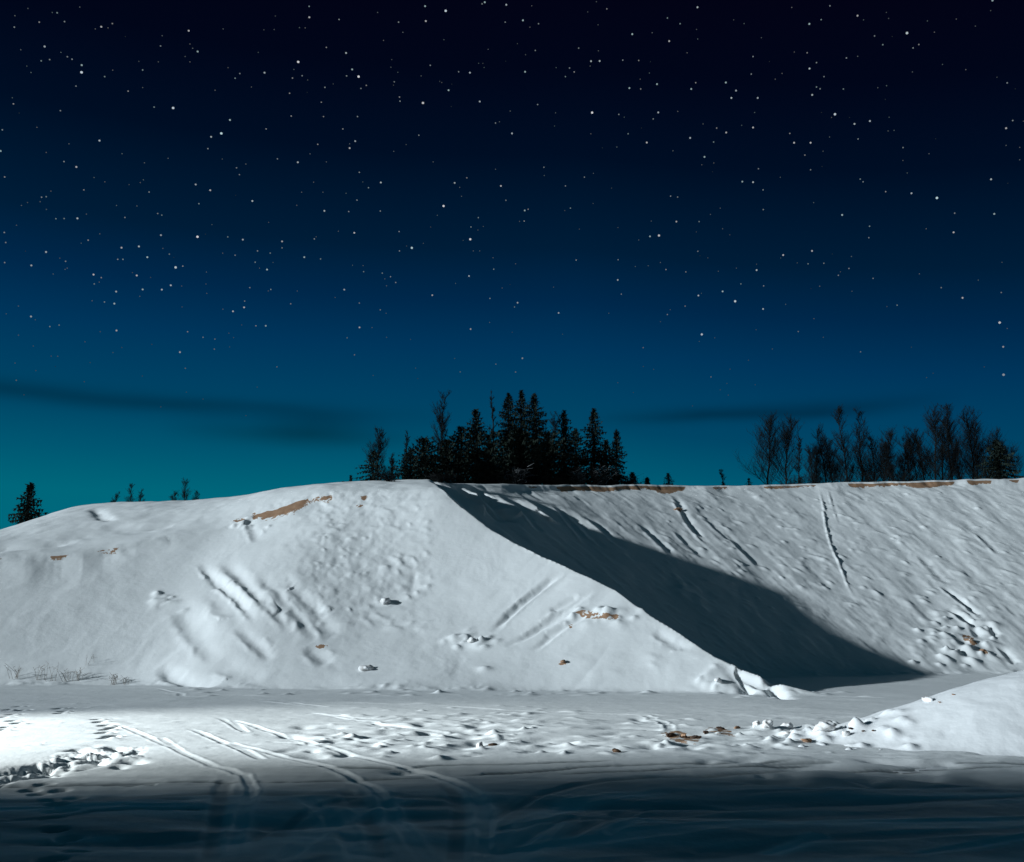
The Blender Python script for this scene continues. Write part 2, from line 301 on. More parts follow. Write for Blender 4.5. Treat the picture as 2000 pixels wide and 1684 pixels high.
# --- pit floor: packed snow, tyre ruts, footprints, broken crust
fn = 0.02 * fbm(GX * 0.22, GY * 0.35, 3, 61) + 0.007 * fbm(GX * 0.7, GY * 1.2, 3, 62) + 0.0025 * fbm(GX * 2.6, GY * 4.0, 3, 63)
crust = np.clip(fbm(GX * 0.55, GY * 0.9, 4, 64) - 0.3, 0, 0.6)
mid = np.clip((GY - 14.5) / 2, 0, 1) * np.clip((27 - GY) / 4, 0, 1)
fn = fn + 0.05 * crust * mid * np.clip((GX + 6) / 5, 0.15, 1)
fn = fn * np.where(front, 1, 0)
TR = [  # ruts:  pixels, half width, depth, berm, ice
    ([(420, 1400), (455, 1408), (507, 1421), (574, 1443), (630, 1459), (660, 1468), (713, 1482), (790, 1500), (846, 1513), (895, 1531), (928, 1548), (942, 1572), (947, 1600), (946, 1690)], .13, .07, .055, .2),
    ([(367, 1421), (451, 1452), (490, 1464), (560, 1482), (648, 1503), (700, 1524), (734, 1538), (758, 1566), (776, 1601), (797, 1632), (835, 1690)], .13, .07, .055, .2),
    ([(227, 1415), (315, 1443), (367, 1478), (448, 1506), (482, 1521), (493, 1538), (484, 1563), (470, 1594), (459, 1635), (450, 1690)], .12, .06, .045, .2),
    ([(445, 1520), (436, 1532), (432, 1545), (424, 1580), (415, 1640), (410, 1690)], .14, .07, .03, .6),
    ([(668, 1535), (692, 1552), (715, 1580), (730, 1620), (740, 1690)], .14, .07, .03, .6),
    ([(872, 1530), (890, 1548), (896, 1590), (892, 1640), (890, 1690)], .14, .07, .03, .6),
    ([(560, 1500), (657, 1503), (790, 1501), (860, 1496), (965, 1493), (1105, 1489), (1210, 1487)], .10, .09, .03, .4),
    ([(888, 1517), (951, 1510), (1070, 1503), (1175, 1496), (1350, 1492), (1457, 1490), (1560, 1484)], .10, .09, .03, .4),
    ([(1080, 1510), (1210, 1506), (1350, 1500), (1454, 1497), (1600, 1490)], .09, .08, .03, .4),
    ([(955, 1690), (952, 1630), (960, 1600), (982, 1580), (1028, 1559), (1087, 1541), (1157, 1527), (1245, 1519), (1350, 1514), (1447, 1508), (1600, 1500)], .12, .10, .03, .6),
    ([(-60, 1536), (140, 1533), (350, 1526), (490, 1526), (647, 1524), (770, 1520), (900, 1518)], .08, .07, .02, .5),
    ([(-60, 1611), (0, 1605), (105, 1594), (210, 1580), (320, 1577), (420, 1576)], .08, .07, .02, .6),
    ([(-60, 1455), (40, 1453), (100, 1454)], .1, .09, .03, .2),
    ([(1610, 1504), (1755, 1497), (1895, 1498), (2060, 1494)], .09, .08, .02, .4), ([(1860, 1490), (1980, 1490), (2080, 1488)], .09, .08, .02, .4),
    ([(1480, 1492), (1560, 1488), (1640, 1486)], .14, .11, .03, .6),
    ([(1780, 1668), (1877, 1652), (2000, 1637), (2100, 1626)], .1, .05, .04, .1), ([(1490, 1660), (1572, 1640), (1600, 1625)], .1, .05, .04, .1),
    ([(480, 1640), (560, 1595), (640, 1565), (690, 1552)], .12, .07, .03, .6),
    ([(1100, 1640), (1200, 1586), (1330, 1565), (1450, 1572)], .12, .09, .02, .7),
    ([(1180, 1630), (1230, 1610), (1320, 1606)], .1, .05, .04, .1),
    ([(470, 1368), (560, 1372), (700, 1374), (895, 1382), (1017, 1389), (1192, 1396), (1265, 1401), (1292, 1408), (1306, 1420), (1312, 1434)], .16, .06, .08, 0),
    ([(880, 1402), (960, 1400), (1005, 1396)], .14, .1, .04, .2), ([(1030, 1384), (1190, 1390), (1300, 1400)], .1, .03, .05, 0),
    ([(640, 1398), (700, 1408), (760, 1420), (840, 1428), (930, 1436)], .14, .10, .05, .1),
    ([(600, 1392), (680, 1400), (770, 1405)], .14, .10, .04, .1), ([(520, 1450), (600, 1455), (690, 1450)], .12, .10, .04, .1),
    ([(-40, 1352), (200, 1352), (400, 1356), (600, 1362)], .2, .05, .06, 0), ([(-40, 1344), (250, 1343), (330, 1350), (420, 1362)], .18, .08, .05, 0),
    ([(-60, 1566), (200, 1556), (520, 1548), (800, 1552), (1000, 1566)], .16, .06, .03, .6), ([(980, 1612), (1300, 1582), (1700, 1562), (2060, 1556)], .16, .06, .03, .6),
    ([(900, 1668), (1200, 1628), (1600, 1606), (2060, 1600)], .16, .05, .04, .1), ([(-60, 1650), (250, 1630), (560, 1626), (760, 1640)], .16, .06, .03, .6),
    ([(-60, 1584), (150, 1574), (380, 1572)], .12, .05, .04, .1), ([(1120, 1690), (1380, 1655), (1700, 1632), (2060, 1622)], .18, .06, .03, .6),
    ([(540, 1690), (600, 1630), (690, 1580), (800, 1552)], .16, .05, .04, .1), ([(1000, 1690), (1010, 1640), (1060, 1592), (1160, 1556), (1300, 1540)], .16, .05, .04, .1),
    ([(700, 1690), (690, 1640), (650, 1590), (590, 1552)], .15, .05, .04, .1), ([(1440, 1546), (1700, 1536), (2060, 1530)], .14, .06, .03, .6),
    ([(1240, 1486), (1500, 1474), (1700, 1478), (1850, 1482)], .16, .04, .07, 0), ([(1300, 1468), (1420, 1470), (1600, 1474)], .14, .03, .07, 0)]
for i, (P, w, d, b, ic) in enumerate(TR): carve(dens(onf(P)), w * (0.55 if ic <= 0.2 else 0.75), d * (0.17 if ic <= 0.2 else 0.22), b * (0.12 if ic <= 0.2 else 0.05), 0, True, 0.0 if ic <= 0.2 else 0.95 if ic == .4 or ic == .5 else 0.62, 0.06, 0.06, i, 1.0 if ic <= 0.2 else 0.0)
def pits(n, fx, fy, rr, dd, pw=2, el=(1, 1.5)):
    for k in range(n):
        px, py = fx(), fy(); q = flat(px, py); bump(q, rng.uniform(*rr), rng.uniform(*dd), rng.uniform(*el), rng.uniform(0, 3), pw)
# trampled snow at the left edge
def line_y(px): return np.interp(px, [0, 40, 120, 200, 260], [1520, 1512, 1492, 1478, 1474])
s = np.s_[np.searchsorted(RR, 11.5):np.searchsorted(RR, 19.0), np.searchsorted(AZ, -0.62):np.searchsorted(AZ, -0.32)]
_px, _py = proj(np.stack([GX[s], GY[s], GX[s] * 0], -1)); _m = np.exp(-((_py - line_y(_px) + 3) / 13) ** 2) * np.clip((300 - _px) / 40, 0, 1)
_n = fbm(GX[s] * 3.6, GY[s] * 3.0, 4, 77, 0.6); H[s] += _m * 0.05 * (np.abs(_n) - 0.35 + 0.5 * np.clip(-_n - 0.1, -1, 0.3))
for k in range(70):
    px = rng.uniform(-60, 270); q = flat(px, line_y(px) + rng.gauss(0, 9)); bump(q, rng.uniform(.06, .14), -rng.uniform(.03, .09), rng.uniform(1, 2.4), rng.uniform(0, 3), 2)
# hare and boot prints
for px, py in [(20, 1385), (27, 1395), (40, 1378), (46, 1386), (12, 1400), (30, 1408), (40, 1412), (16, 1420), (8, 1425), (118, 1383), (128, 1388), (122, 1392), (130, 1382), (200, 1410), (210, 1416), (214, 1424),
               (206, 1430), (222, 1438), (212, 1442), (225, 1420), (195, 1405)]:
    q = flat(px, py); bump(q, 0.13, -0.09, 1.6, 1.2, 4); bump(q + np.array([0.16, -0.15, 0]), 0.1, 0.03)
for px, py in [(77, 1547), (118, 1541), (98, 1560), (110, 1570), (128, 1580), (100, 1596), (107, 1618), (132, 1631), (97, 1640), (147, 1657), (100, 1676), (146, 1556), (88, 1530), (60, 1540), (105, 1583)]:
    q = flat(px, py); s = sub(q[:2], 0.5); bump(q, 0.085, -0.08, 1.4, 0.4, 4); a = np.exp(-(((GX[s] - q[0]) / .09) ** 2 + ((GY[s] - q[1]) / .075) ** 2) ** 2); ICE_DARK[s] = np.maximum(ICE_DARK[s], 0.5 * a)
# broken crust and lumps across the middle of the floor
pits(170, lambda: rng.uniform(620, 1560), lambda: rng.gauss(1450, 15), (.05, .14), (.015, .05), 2, (1, 2.2))
pits(80, lambda: rng.uniform(560, 1560), lambda: rng.gauss(1450, 18), (.1, .25), (-.06, -.02), 2, (1, 2.2))
pits(110, lambda: rng.uniform(640, 1150), lambda: rng.gauss(1405, 12), (.08, .2), (.01, .035), 2, (1, 2))
pits(80, lambda: rng.uniform(380, 1650), lambda: rng.gauss(1354, 4), (.08, .22), (.015, .06), 2, (1, 2))
pits(60, lambda: rng.uniform(1480, 1720), lambda: rng.gauss(1435, 8), (.08, .18), (.03, .09), 2, (1, 1.5))
pits(160, lambda: rng.uniform(-60, 620), lambda: rng.uniform(1365, 1470), (.06, .2), (-.012, .014), 2, (1, 2))
pits(170, lambda: rng.uniform(1380, 2060), lambda: rng.uniform(1486, 1530), (.1, .4), (-.03, .02), 2, (1, 3))
# wide packed patches in the near floor
for px, py, rad, el in [(810, 1590, .35, 3), (770, 1566, .2, 4), (1180, 1572, .3, 5), (1235, 1566, .25, 5), (600, 1600, .4, 2.5), (500, 1600, .4, 2), (1340, 1655, .4, 4), (1420, 1590, .3, 5), (1600, 1560, .3, 6), (300, 1640, .35, 3)]:
    q = flat(px, py); bump(q, rad, -0.05, el, 0, 2); s = sub(q[:2], rad * el * 2); a = np.exp(-(((GX[s] - q[0]) / rad / el) ** 2 + ((GY[s] - q[1]) / rad) ** 2)); ICE_DARK[s] = np.maximum(ICE_DARK[s], 0.6 * a)
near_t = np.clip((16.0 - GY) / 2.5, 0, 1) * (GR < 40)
fn = fn + near_t * (0.018 * fbm(GX * 0.35, GY * 1.1, 3, 71) + 0.006 * fbm(GX * 2.2, GY * 2.6, 3, 73)); ICE_DARK = np.maximum(ICE_DARK, near_t * np.clip(0.36 + 0.25 * fbm(GX * 0.3, GY * 1.9, 4, 72, 0.55), 0, 0.8))  # shaded near floor darkened in colour so the pale tracks stand out

ICE_DARK = np.clip(ICE_DARK * (1 - 0.95 * np.clip(LITE, 0, 1)), 0, 1)

# --- exposed sand under the crest
def band(px, L, k=14):
    v = np.zeros_like(px)
    for a, b, s in L: v = np.maximum(v, s * np.clip((px - a) / k, 0, 1) * np.clip((b - px) / k, 0, 1))
    return v
jit = 10 * vnoise(GX * 1.1, GX * 0.0 + 3.3, 81)
sandC = band(PXC + jit, [(1018, 1066, .34), (1078, 1345, .62), (1390, 1440, .32), (1448, 1468, .3), (1485, 1610, .34), (1655, 1878, .56), (1895, 1955, .5), (1970, 2010, .4)])
sandA = band(PXC + jit, [(-20, 22, .22), (92, 150, .24), (190, 246, .26), (486, 520, .3), (500, 665, .33), (662, 684, .3), (690, 720, .36)])
sandcol = np.where(far_side, sandC, sandA) * (0.85 + 0.3 * vnoise(GA * 45, GA * 0, 82))
sandgeo = np.where(far_side, band(PXC, [(980, 1380, .62), (1380, 1640, .3), (1640, 1900, .56), (1880, 2040, .45)], 45), band(PXC, [(-60, 60, .3), (70, 175, .34), (165, 270, .36), (470, 700, .42)], 45))
stepz = np.clip(0.05 + 0.05 * vnoise(GX * 0.8, GY * 0.8, 83), 0, 1) + 0.36 * sandgeo
stepz = np.where(front & (GY > 30), stepz, 0)
wd = w_ + np.where(front, wn + H, 0)
top = w_ >= PL
_a = np.minimum(w_, 40.0) + np.where(front, wn + H, 0); _t = np.clip(PL - _a, 0, 9)
_q = np.clip(0.16 - np.abs(_a - PL), 0, 9); _low = np.minimum(_a, PL) - np.where(front, _q * _q / 0.64, 0)     # rounded lip
land = _low - stepz * np.clip(_t / 0.22, 0, 1) * np.exp(-(_t / 0.9) ** 2) + np.where(front & (w_ >= PL + 0.3), H, 0)
flz = fl_ + fn + np.where(w_ < 0.4, H, 0)
isw = land > flz
_k = np.clip(0.30 + 0.2 * vnoise(GX * 0.8, GY * 0.8, 95), 0.05, 1); _h = np.clip(_k - np.abs(land - flz), 0, 9)
blend = np.where(front & (GY > 20), _h * _h / (4 * _k) * (1 + 0.5 * fbm(GX * 1.6, GY * 1.6, 3, 96)), 0)
shd, _t = polydist(GX, GY, SHADE)
bank = 26.0 + 0.8 * fbm(GX * 0.12, GY * 0.12, 3, 91) - 0.8 * np.abs(shd)  # added bank out of view that blocks the moon from the foreground
GZ = np.maximum(np.maximum(land, flz) + blend, np.where(GX < 45, bank, -9))
GZ = np.where(GR < 1.6, np.minimum(GZ, 0.05), GZ)
depth = np.where(GY > 30, PL - GZ, 9.0)
for px, py, rx, ry in [(1170, 1203, 46, 7), (1115, 1223, 6, 5), (1098, 1296, 10, 4), (1140, 1196, 20, 5), (1195, 1206, 16, 7), (628, 1262, 16, 6), (1893, 1250, 14, 14), (1920, 1275, 7, 6), (466, 1016, 16, 6), (702, 988, 9, 5), (1325, 996, 6, 9),
                       (1330, 1440, 40, 5), (1400, 1428, 30, 4)]:
    q = ray_hit(px, py, base, n=1500)
    if q is None: q = flat(px, py)
    s = sub(q[:2], 3.0); zx = q[1] / F; a = ((GX[s] - q[0]) / (rx * zx)) ** 2 + ((GZ[s] - q[2]) / (ry * zx)) ** 2 + ((GY[s] - q[1]) / 1.5) ** 2
    SAND[s] = np.maximum(SAND[s], np.clip(1.5 - a, 0, 1))

def grid_object(name, facemask, kind, mat, label=None):
    ni, nj = GX.shape; idx = np.arange(ni * nj).reshape(ni, nj)
    q = np.stack([idx[:-1, :-1], idx[:-1, 1:], idx[1:, 1:], idx[1:, :-1]], -1)[facemask]
    u, inv = np.unique(q.ravel(), return_inverse=True)
    me = bpy.data.meshes.new(name); n = len(u); m = len(q)
    me.vertices.add(n); me.loops.add(4 * m); me.polygons.add(m)
    me.vertices.foreach_set('co', np.stack([GX.ravel()[u], GY.ravel()[u], GZ.ravel()[u]], -1).astype(np.float32).ravel())
    me.loops.foreach_set('vertex_index', inv.reshape(-1, 4)[:, ::-1].astype(np.int32).ravel())
    me.polygons.foreach_set('loop_start', np.arange(0, 4 * m, 4, dtype=np.int32))
    me.polygons.foreach_set('use_smooth', np.ones(m, bool))
    for nm, arr in (('crest_depth', depth), ('sand_band', sandcol), ('sand_spot', SAND), ('ice_dark', ICE_DARK)):
        at_ = me.attributes.new(nm, 'FLOAT', 'POINT'); at_.data.foreach_set('value', arr.ravel()[u].astype(np.float32))
    me.update(calc_edges=True); me.validate()
    me.materials.append(mat)
    o = bpy.data.objects.new(name, me); col.objects.link(o); o['kind'] = kind
    if label: o['label'] = label
    return o

# ------------------------------------------------------------------ materials
def new_mat(name):
    m = bpy.data.materials.new(name); m.use_nodes = True; t = m.node_tree; return m, t, t.nodes['Principled BSDF']
def snow_material(name, ground):
    m, t, b = new_mat(name); b.inputs['Roughness'].default_value = 0.65; b.inputs['Specular IOR Level'].default_value = 0.25
    co = N(t, 'ShaderNodeTexCoord').outputs['Object']
    def noise(sc, det=3, ro=0.5, v=None):
        n = N(t, 'ShaderNodeTexNoise'); n.inputs['Scale'].default_value = sc; n.inputs['Detail'].default_value = det; n.inputs['Roughness'].default_value = ro
        t.links.new(v or co, n.inputs['Vector']); return n.outputs[0]
    def attr(n): a = N(t, 'ShaderNodeAttribute'); a.attribute_name = n; return a.outputs['Fac']
    def mix(f, a, c):
        x = N(t, 'ShaderNodeMix', data_type='RGBA'); t.links.new(f, x.inputs[0])
        for s, i in ((a, 6), (c, 7)):
            if isinstance(s, tuple): x.inputs[i].default_value = s
            else: t.links.new(s, x.inputs[i])
        return x.outputs[2]
    n1 = noise(0.8, 4)
    snow = mix(n1, (0.79, 0.82, 0.83, 1), (0.84, 0.865, 0.87, 1))
    if ground: snow = mix(M(t, 'MULTIPLY', attr('ice_dark'), 0.85, clamp=True), snow, (0.085, 0.115, 0.125, 1))
    n2 = noise(5.0, 4, 0.6); n3 = noise(1.6, 3)
    jag = M(t, 'ADD', M(t, 'MULTIPLY', M(t, 'SUBTRACT', n2, 0.5), 0.45), M(t, 'MULTIPLY', M(t, 'SUBTRACT', noise(0.9, 3, 0.6), 0.5), 0.5))
    d = attr('crest_depth'); sb = attr('sand_band')
    lo = M(t, 'GREATER_THAN', d, M(t, 'ADD', 0.10, M(t, 'MULTIPLY', n3, 0.12)))
    hi = M(t, 'LESS_THAN', M(t, 'ADD', d, jag), M(t, 'ADD', sb, 0.06))
    has = M(t, 'GREATER_THAN', M(t, 'ADD', sb, M(t, 'MULTIPLY', jag, 0.8)), 0.17)
    f1 = M(t, 'MULTIPLY', M(t, 'MULTIPLY', lo, hi), has)
    f2 = M(t, 'GREATER_THAN', M(t, 'MULTIPLY', attr('sand_spot'), M(t, 'ADD', n2, 0.05)), 0.5)
    sandf = M(t, 'MAXIMUM', f1, f2)
    sand = mix(noise(3.0, 5, 0.65), (0.21, 0.11, 0.06, 1), (0.46, 0.30, 0.195, 1))
    c = mix(sandf, snow, sand); t.links.new(c, b.inputs['Base Color'])
    bp = N(t, 'ShaderNodeBump'); bp.inputs['Strength'].default_value = 0.22; bp.inputs['Distance'].default_value = 0.05
    h = M(t, 'ADD', M(t, 'MULTIPLY', noise(4.0, 4, 0.55), 1.0), M(t, 'MULTIPLY', noise(22.0, 3, 0.5), 0.22 if ground else 0.15))
    t.links.new(h, bp.inputs['Height']); t.links.new(bp.outputs[0], b.inputs['Normal'])
    return m
M_GROUND = snow_material('packed_snow', True); M_HILL = snow_material('bank_snow', False)

fm = lambda a: a[:-1, :-1] & a[1:, :-1] & a[:-1, 1:] & a[1:, 1:]
fw = (isw[:-1, :-1] | isw[1:, 1:]) & (GY[:-1, :-1] > 20) & (GR[:-1, :-1] < 400)
ff = far_side[:-1, :-1]
grid_object('ground', ~fw, 'structure', M_GROUND, 'snow covered floor of the sand pit with tyre tracks')
grid_object('hill', fw & ~ff, 'structure', M_HILL, 'snowy near bank of the pit with its spur running down to the right')
grid_object('slope', fw & ff, 'structure', M_HILL, 'snowy far face of the pit behind the shadow of the spur')

def ground_z(x, y):
    a = math.atan2(x, y); r = math.hypot(x, y); j = int(np.clip(np.searchsorted(AZ, a), 1, len(AZ) - 1)); i = int(np.clip(np.searchsorted(RR, r), 1, len(RR) - 1))
    return float(GZ[i, j])

# ------------------------------------------------------------------ helpers for things
def mesh_obj(name, verts, faces, mat, parent=None, smooth=False):
    me = bpy.data.meshes.new(name); me.from_pydata([tuple(v) for v in verts], [], faces); me.update()
    if smooth: me.polygons.foreach_set('use_smooth', np.ones(len(me.polygons), bool))
    me.materials.append(mat); o = bpy.data.objects.new(name, me); col.objects.link(o)
    if parent: o.parent = parent
    return o
def tag(o, label, cat, group=None):
    o['label'] = label; o['category'] = cat
    if group: o['group'] = group
    return o
def thing(name, loc, label, cat, group=None):
    o = bpy.data.objects.new(name, None); o.empty_display_size = 0.3; col.objects.link(o); o.location = loc
    return tag(o, label, cat, group)
def plain(name, c1, c2, scale=4.0, rough=0.9):
    m, t, b = new_mat(name); b.inputs['Roughness'].default_value = rough; b.inputs['Specular IOR Level'].default_value = 0.1
    n = N(t, 'ShaderNodeTexNoise'); n.inputs['Scale'].default_value = scale; n.inputs['Detail'].default_value = 3
    t.links.new(N(t, 'ShaderNodeTexCoord').outputs['Object'], n.inputs['Vector'])
    x = N(t, 'ShaderNodeMix', data_type='RGBA'); x.inputs[6].default_value = c1 + (1,); x.inputs[7].default_value = c2 + (1,)
    cr = M(t, 'MULTIPLY', M(t, 'SUBTRACT', n.outputs[0], 0.35), 3.3, clamp=True)
    t.links.new(cr, x.inputs[0]); t.links.new(x.outputs[2], b.inputs['Base Color']); return m
M_NEEDLE = plain('spruce_needles', (0.006, 0.010, 0.010), (0.020, 0.034, 0.026), 2.5)
M_BARK = plain('dark_bark', (0.006, 0.007, 0.007), (0.014, 0.014, 0.014))
M_TWIG = plain('bare_twigs', (0.005, 0.007, 0.008), (0.011, 0.013, 0.014))
M_CLOD = plain('snow_clod', (0.62, 0.60, 0.58), (0.84, 0.86, 0.88), 9)
M_SANDCLOD = plain('frozen_sand', (0.16, 0.085, 0.05), (0.42, 0.27, 0.18), 8)
M_EARTH = plain('dark_earth', (0.03, 0.022, 0.02), (0.12, 0.075, 0.05), 8)
M_WEED = plain('dry_stalk', (0.14, 0.125, 0.11), (0.28, 0.24, 0.20), 6)
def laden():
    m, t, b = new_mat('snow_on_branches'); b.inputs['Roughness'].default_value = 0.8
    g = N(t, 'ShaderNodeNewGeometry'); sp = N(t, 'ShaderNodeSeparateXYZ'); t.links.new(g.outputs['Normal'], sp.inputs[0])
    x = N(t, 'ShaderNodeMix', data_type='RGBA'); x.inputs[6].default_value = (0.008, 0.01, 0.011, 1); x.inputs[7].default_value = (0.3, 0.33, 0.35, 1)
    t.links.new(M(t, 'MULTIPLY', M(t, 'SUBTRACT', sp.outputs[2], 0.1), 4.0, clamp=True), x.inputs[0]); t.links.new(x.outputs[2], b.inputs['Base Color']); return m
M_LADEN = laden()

# ------------------------------------------------------------------ snow mound at the right edge
def mound():
    cx, cy = 13.6, 18.9; xs = np.arange(-9.2, 9.21, 0.05); ys = np.arange(-3.9, 4.6, 0.05)
    x, y = np.meshgrid(xs, ys); yy = np.where(y < 0, y / 3.0, y / 3.6)
    q = np.sqrt((x / 8.6) ** 2 + yy ** 2 + 1e-4) + 0.035 * vnoise((x + 3) * 0.5, y * 0.5, 201)
    z = 2.35 * (np.sqrt((1 - q) ** 2 + 0.004) + (1 - q)) / 2 * np.clip(1.12 - 0.1 * q, 0, 2) - 0.09
    z = z + 0.03 * fbm(x * 0.7, y * 0.7, 3, 202) + 0.008 * fbm(x * 3, y * 3, 2, 203)
    r = random.Random(5)
    for k in range(60):                        # small lumps at the left foot
        px, py = r.uniform(-8.8, -6.5), r.uniform(-1.8, 0.2); s = r.uniform(.05, .14)
        z = z + r.uniform(.02, .09) * np.exp(-(((x - px) / s) ** 2 + ((y - py) / s) ** 2))
    n, m = x.shape; idx = np.arange(n * m).reshape(n, m)
    F4 = np.stack([idx[:-1, :-1], idx[:-1, 1:], idx[1:, 1:], idx[1:, :-1]], -1).reshape(-1, 4)
    keep = (z.ravel()[F4] > -0.07).any(1)
    used, inv = np.unique(F4[keep].ravel(), return_inverse=True)
    V = np.stack([x.ravel(), y.ravel(), z.ravel()], -1)[used]
    m_, t, b = new_mat('mound_snow'); b.inputs['Roughness'].default_value = 0.65; b.inputs['Specular IOR Level'].default_value = 0.2
    b.inputs['Base Color'].default_value = (0.83, 0.855, 0.875, 1)
    nn = N(t, 'ShaderNodeTexNoise'); nn.inputs['Scale'].default_value = 5; nn.inputs['Detail'].default_value = 5
    t.links.new(N(t, 'ShaderNodeTexCoord').outputs['Object'], nn.inputs['Vector'])
    bp = N(t, 'ShaderNodeBump'); bp.inputs['Strength'].default_value = 0.3; bp.inputs['Distance'].default_value = 0.05
    t.links.new(nn.outputs[0], bp.inputs['Height']); t.links.new(bp.outputs[0], b.inputs['Normal'])
    o = mesh_obj('snow_mound', V, [tuple(f) for f in inv.reshape(-1, 4)], m_, smooth=True); o.location = (cx, cy, 0)
    tag(o, 'large smooth white mound of snow rising at the right edge of the pit floor', 'snow mound')
    return cx, cy, x, y, z
MCX, MCY, MX, MY, MZ = mound()
def mound_z(x, y):
    i = int(round((y - MCY + 3.9) / 0.05)); j = int(round((x - MCX + 9.2) / 0.05))
    return float(MZ[i, j]) if 0 <= i < MZ.shape[0] and 0 <= j < MZ.shape[1] else -1

# ------------------------------------------------------------------ clods and stones lying about
def clod(px, py, rad, mat, label, Y=None, on='floor', squash=0.7, seed=0, name='snow_clod', cat='snow clod', group='clods of snow and frozen sand'):
    if on == 'floor': q = flat(px, py)
    elif on == 'mound':
        d = ray(px, py); d = d / d[1]; q = None
        for y in np.arange(15, 23, 0.02):
            if CAMZ + d[2] * y <= mound_z(d[0] * y, y): q = np.array([d[0] * y, y, 0]); break
        if q is None: y = 18.9; q = np.array([d[0] * y, y, 0])
    else: q = ray_hit(px, py, base)
    x, y = q[0], q[1]; z = max(ground_z(x, y), mound_z(x, y))
    bm = bmesh.new(); bmesh.ops.create_icosphere(bm, subdivisions=3, radius=1.0); r = random.Random(seed * 17 + int(px))
    V = np.array([v.co[:] for v in bm.verts]); o3 = np.array([r.uniform(-9, 9) for _ in range(3)])
    dd = 0.42 * vnoise(V[:, 0] * 1.7 + o3[0] + V[:, 2], V[:, 1] * 1.7 + o3[1] - V[:, 2] * .7, seed) + 0.2 * vnoise(V[:, 0] * 4 + o3[2] + 2 * V[:, 2], V[:, 1] * 4 - V[:, 2], seed + 1)
    V = V * (1 + dd)[:, None] * np.array([r.uniform(.9, 1.5), r.uniform(.7, 1.1), squash]) * rad
    if mat is M_CLOD and on != 'wall': V *= .8
    if mat is not M_CLOD: squash = .5; V[:, 2] *= .7; V[:, 0] *= 1.25; V *= .55
    fs = [tuple(v.index for v in f.verts) for f in bm.faces]; bm.free()
    o = mesh_obj(name, V, fs, mat, smooth=True); o.location = (x, y, z + rad * squash * 0.35); o.rotation_euler = (r.uniform(-.2, .2), r.uniform(-.2, .2), r.uniform(0, 6))
    tag(o, label, cat, group)
SC = dict(name='snow_clod', cat='snow clod', group='snow clods on the pit floor')
SD = dict(name='sand_clod', cat='sand clod', group='lumps of frozen sand')
for k, a in enumerate([
    (1610, 1448, .16, M_CLOD, 'biggest rounded snow clod at the left foot of the white mound', 'floor', SC),
    (1577, 1452, .15, M_SANDCLOD, 'tan lump of frozen sand just left of the biggest snow clod', 'floor', SD),
    (1545, 1441, .13, M_CLOD, 'pinkish white snow clod left of the tan sand lump by the mound foot', 'floor', SC),
    (1500, 1428, .14, M_CLOD, 'broad low snow clod at the middle of the clod row before the dark shadow', 'floor', SC),
    (1538, 1421, .14, M_CLOD, 'snow clod at the far right of the row of clods between debris and mound', 'floor', SC),
    (1478, 1423, .12, M_CLOD, 'small snow clod at the left end of the white clod row', 'floor', SC),
    (1652, 1436, .09, M_CLOD, 'small snow clod lowest on the left toe of the white mound', 'mound', SC),
    (1662, 1427, .06, M_EARTH, 'dark speck of earth on the left toe of the mound, leftmost of three', 'mound', SD),
    (1686, 1429, .05, M_EARTH, 'dark speck of earth on the mound toe, middle of three', 'mound', SD),
    (1706, 1428, .05, M_EARTH, 'dark speck of earth on the mound toe, rightmost of three', 'mound', SD),
    (1812, 1360, .085, M_CLOD, 'white snow clod perched on the ridge line of the right mound', 'mound', SC),
    (1862, 1358, .045, M_SANDCLOD, 'small reddish sand lump on the mound beside the perched clod', 'mound', SD),
    (1835, 1372, .035, M_SANDCLOD, 'tiny reddish sand speck just under the perched clod on the mound', 'mound', SD),
    (1312, 1441, .16, M_EARTH, 'dark brown earth lump at the left end of the debris strip on the floor', 'floor', SD),
    (1335, 1441, .13, M_SANDCLOD, 'rusty brown sand lump in the middle of the debris strip', 'floor', SD),
    (1360, 1442, .12, M_EARTH, 'dark earth lump at the right end of the low debris strip', 'floor', SD),
    (1378, 1433, .10, M_EARTH, 'flat dark earth lump upper left in the debris behind the strip', 'floor', SD),
    (1408, 1427, .11, M_EARTH, 'dark earth lump behind the strip, left of two near the clod row', 'floor', SD),
    (1440, 1425, .10, M_SANDCLOD, 'brownish sand lump behind the strip, right of two near the clod row', 'floor', SD),
    (938, 1456, .10, M_CLOD, 'white snow clod alone in the centre of the trampled floor', 'floor', SC),
    (962, 1457, .10, M_EARTH, 'dark lump touching the right side of the central white clod', 'floor', SD),
    (1204, 1471, .12, M_EARTH, 'dark reddish lump on the floor between the central clod and the debris strip', 'floor', SD),
    (752, 1177, .22, M_CLOD, 'round snow clod stuck halfway up the near bank below the lumpy patch', 'wall', SC),
    (713, 1307, .18, M_CLOD, 'round snow clod near the foot of the near bank', 'wall', SC),
    (921, 1254, .16, M_CLOD, 'snow clod with a dark crack low on the smooth part of the near bank', 'wall', SC),
    (1325, 997, .32, M_SANDCLOD, 'pale reddish sand clod hanging in a gully under the crest of the far face', 'wall', SD),
    (1098, 1296, .2, M_SANDCLOD, 'ochre sand lump low on the spur, below the ochre patch', 'wall', SD),
    (1920, 1274, .26, M_SANDCLOD, 'ochre sand lump at the foot of the far face on the right', 'wall', SD),
    (1403, 1339, .11, M_CLOD, 'pinkish snow clod at the tip of the near spur', 'wall', SC)]):
    px, py, rad, mat, lab, on, kw = a; clod(px, py, rad, mat, lab, on=on, seed=k, **kw)

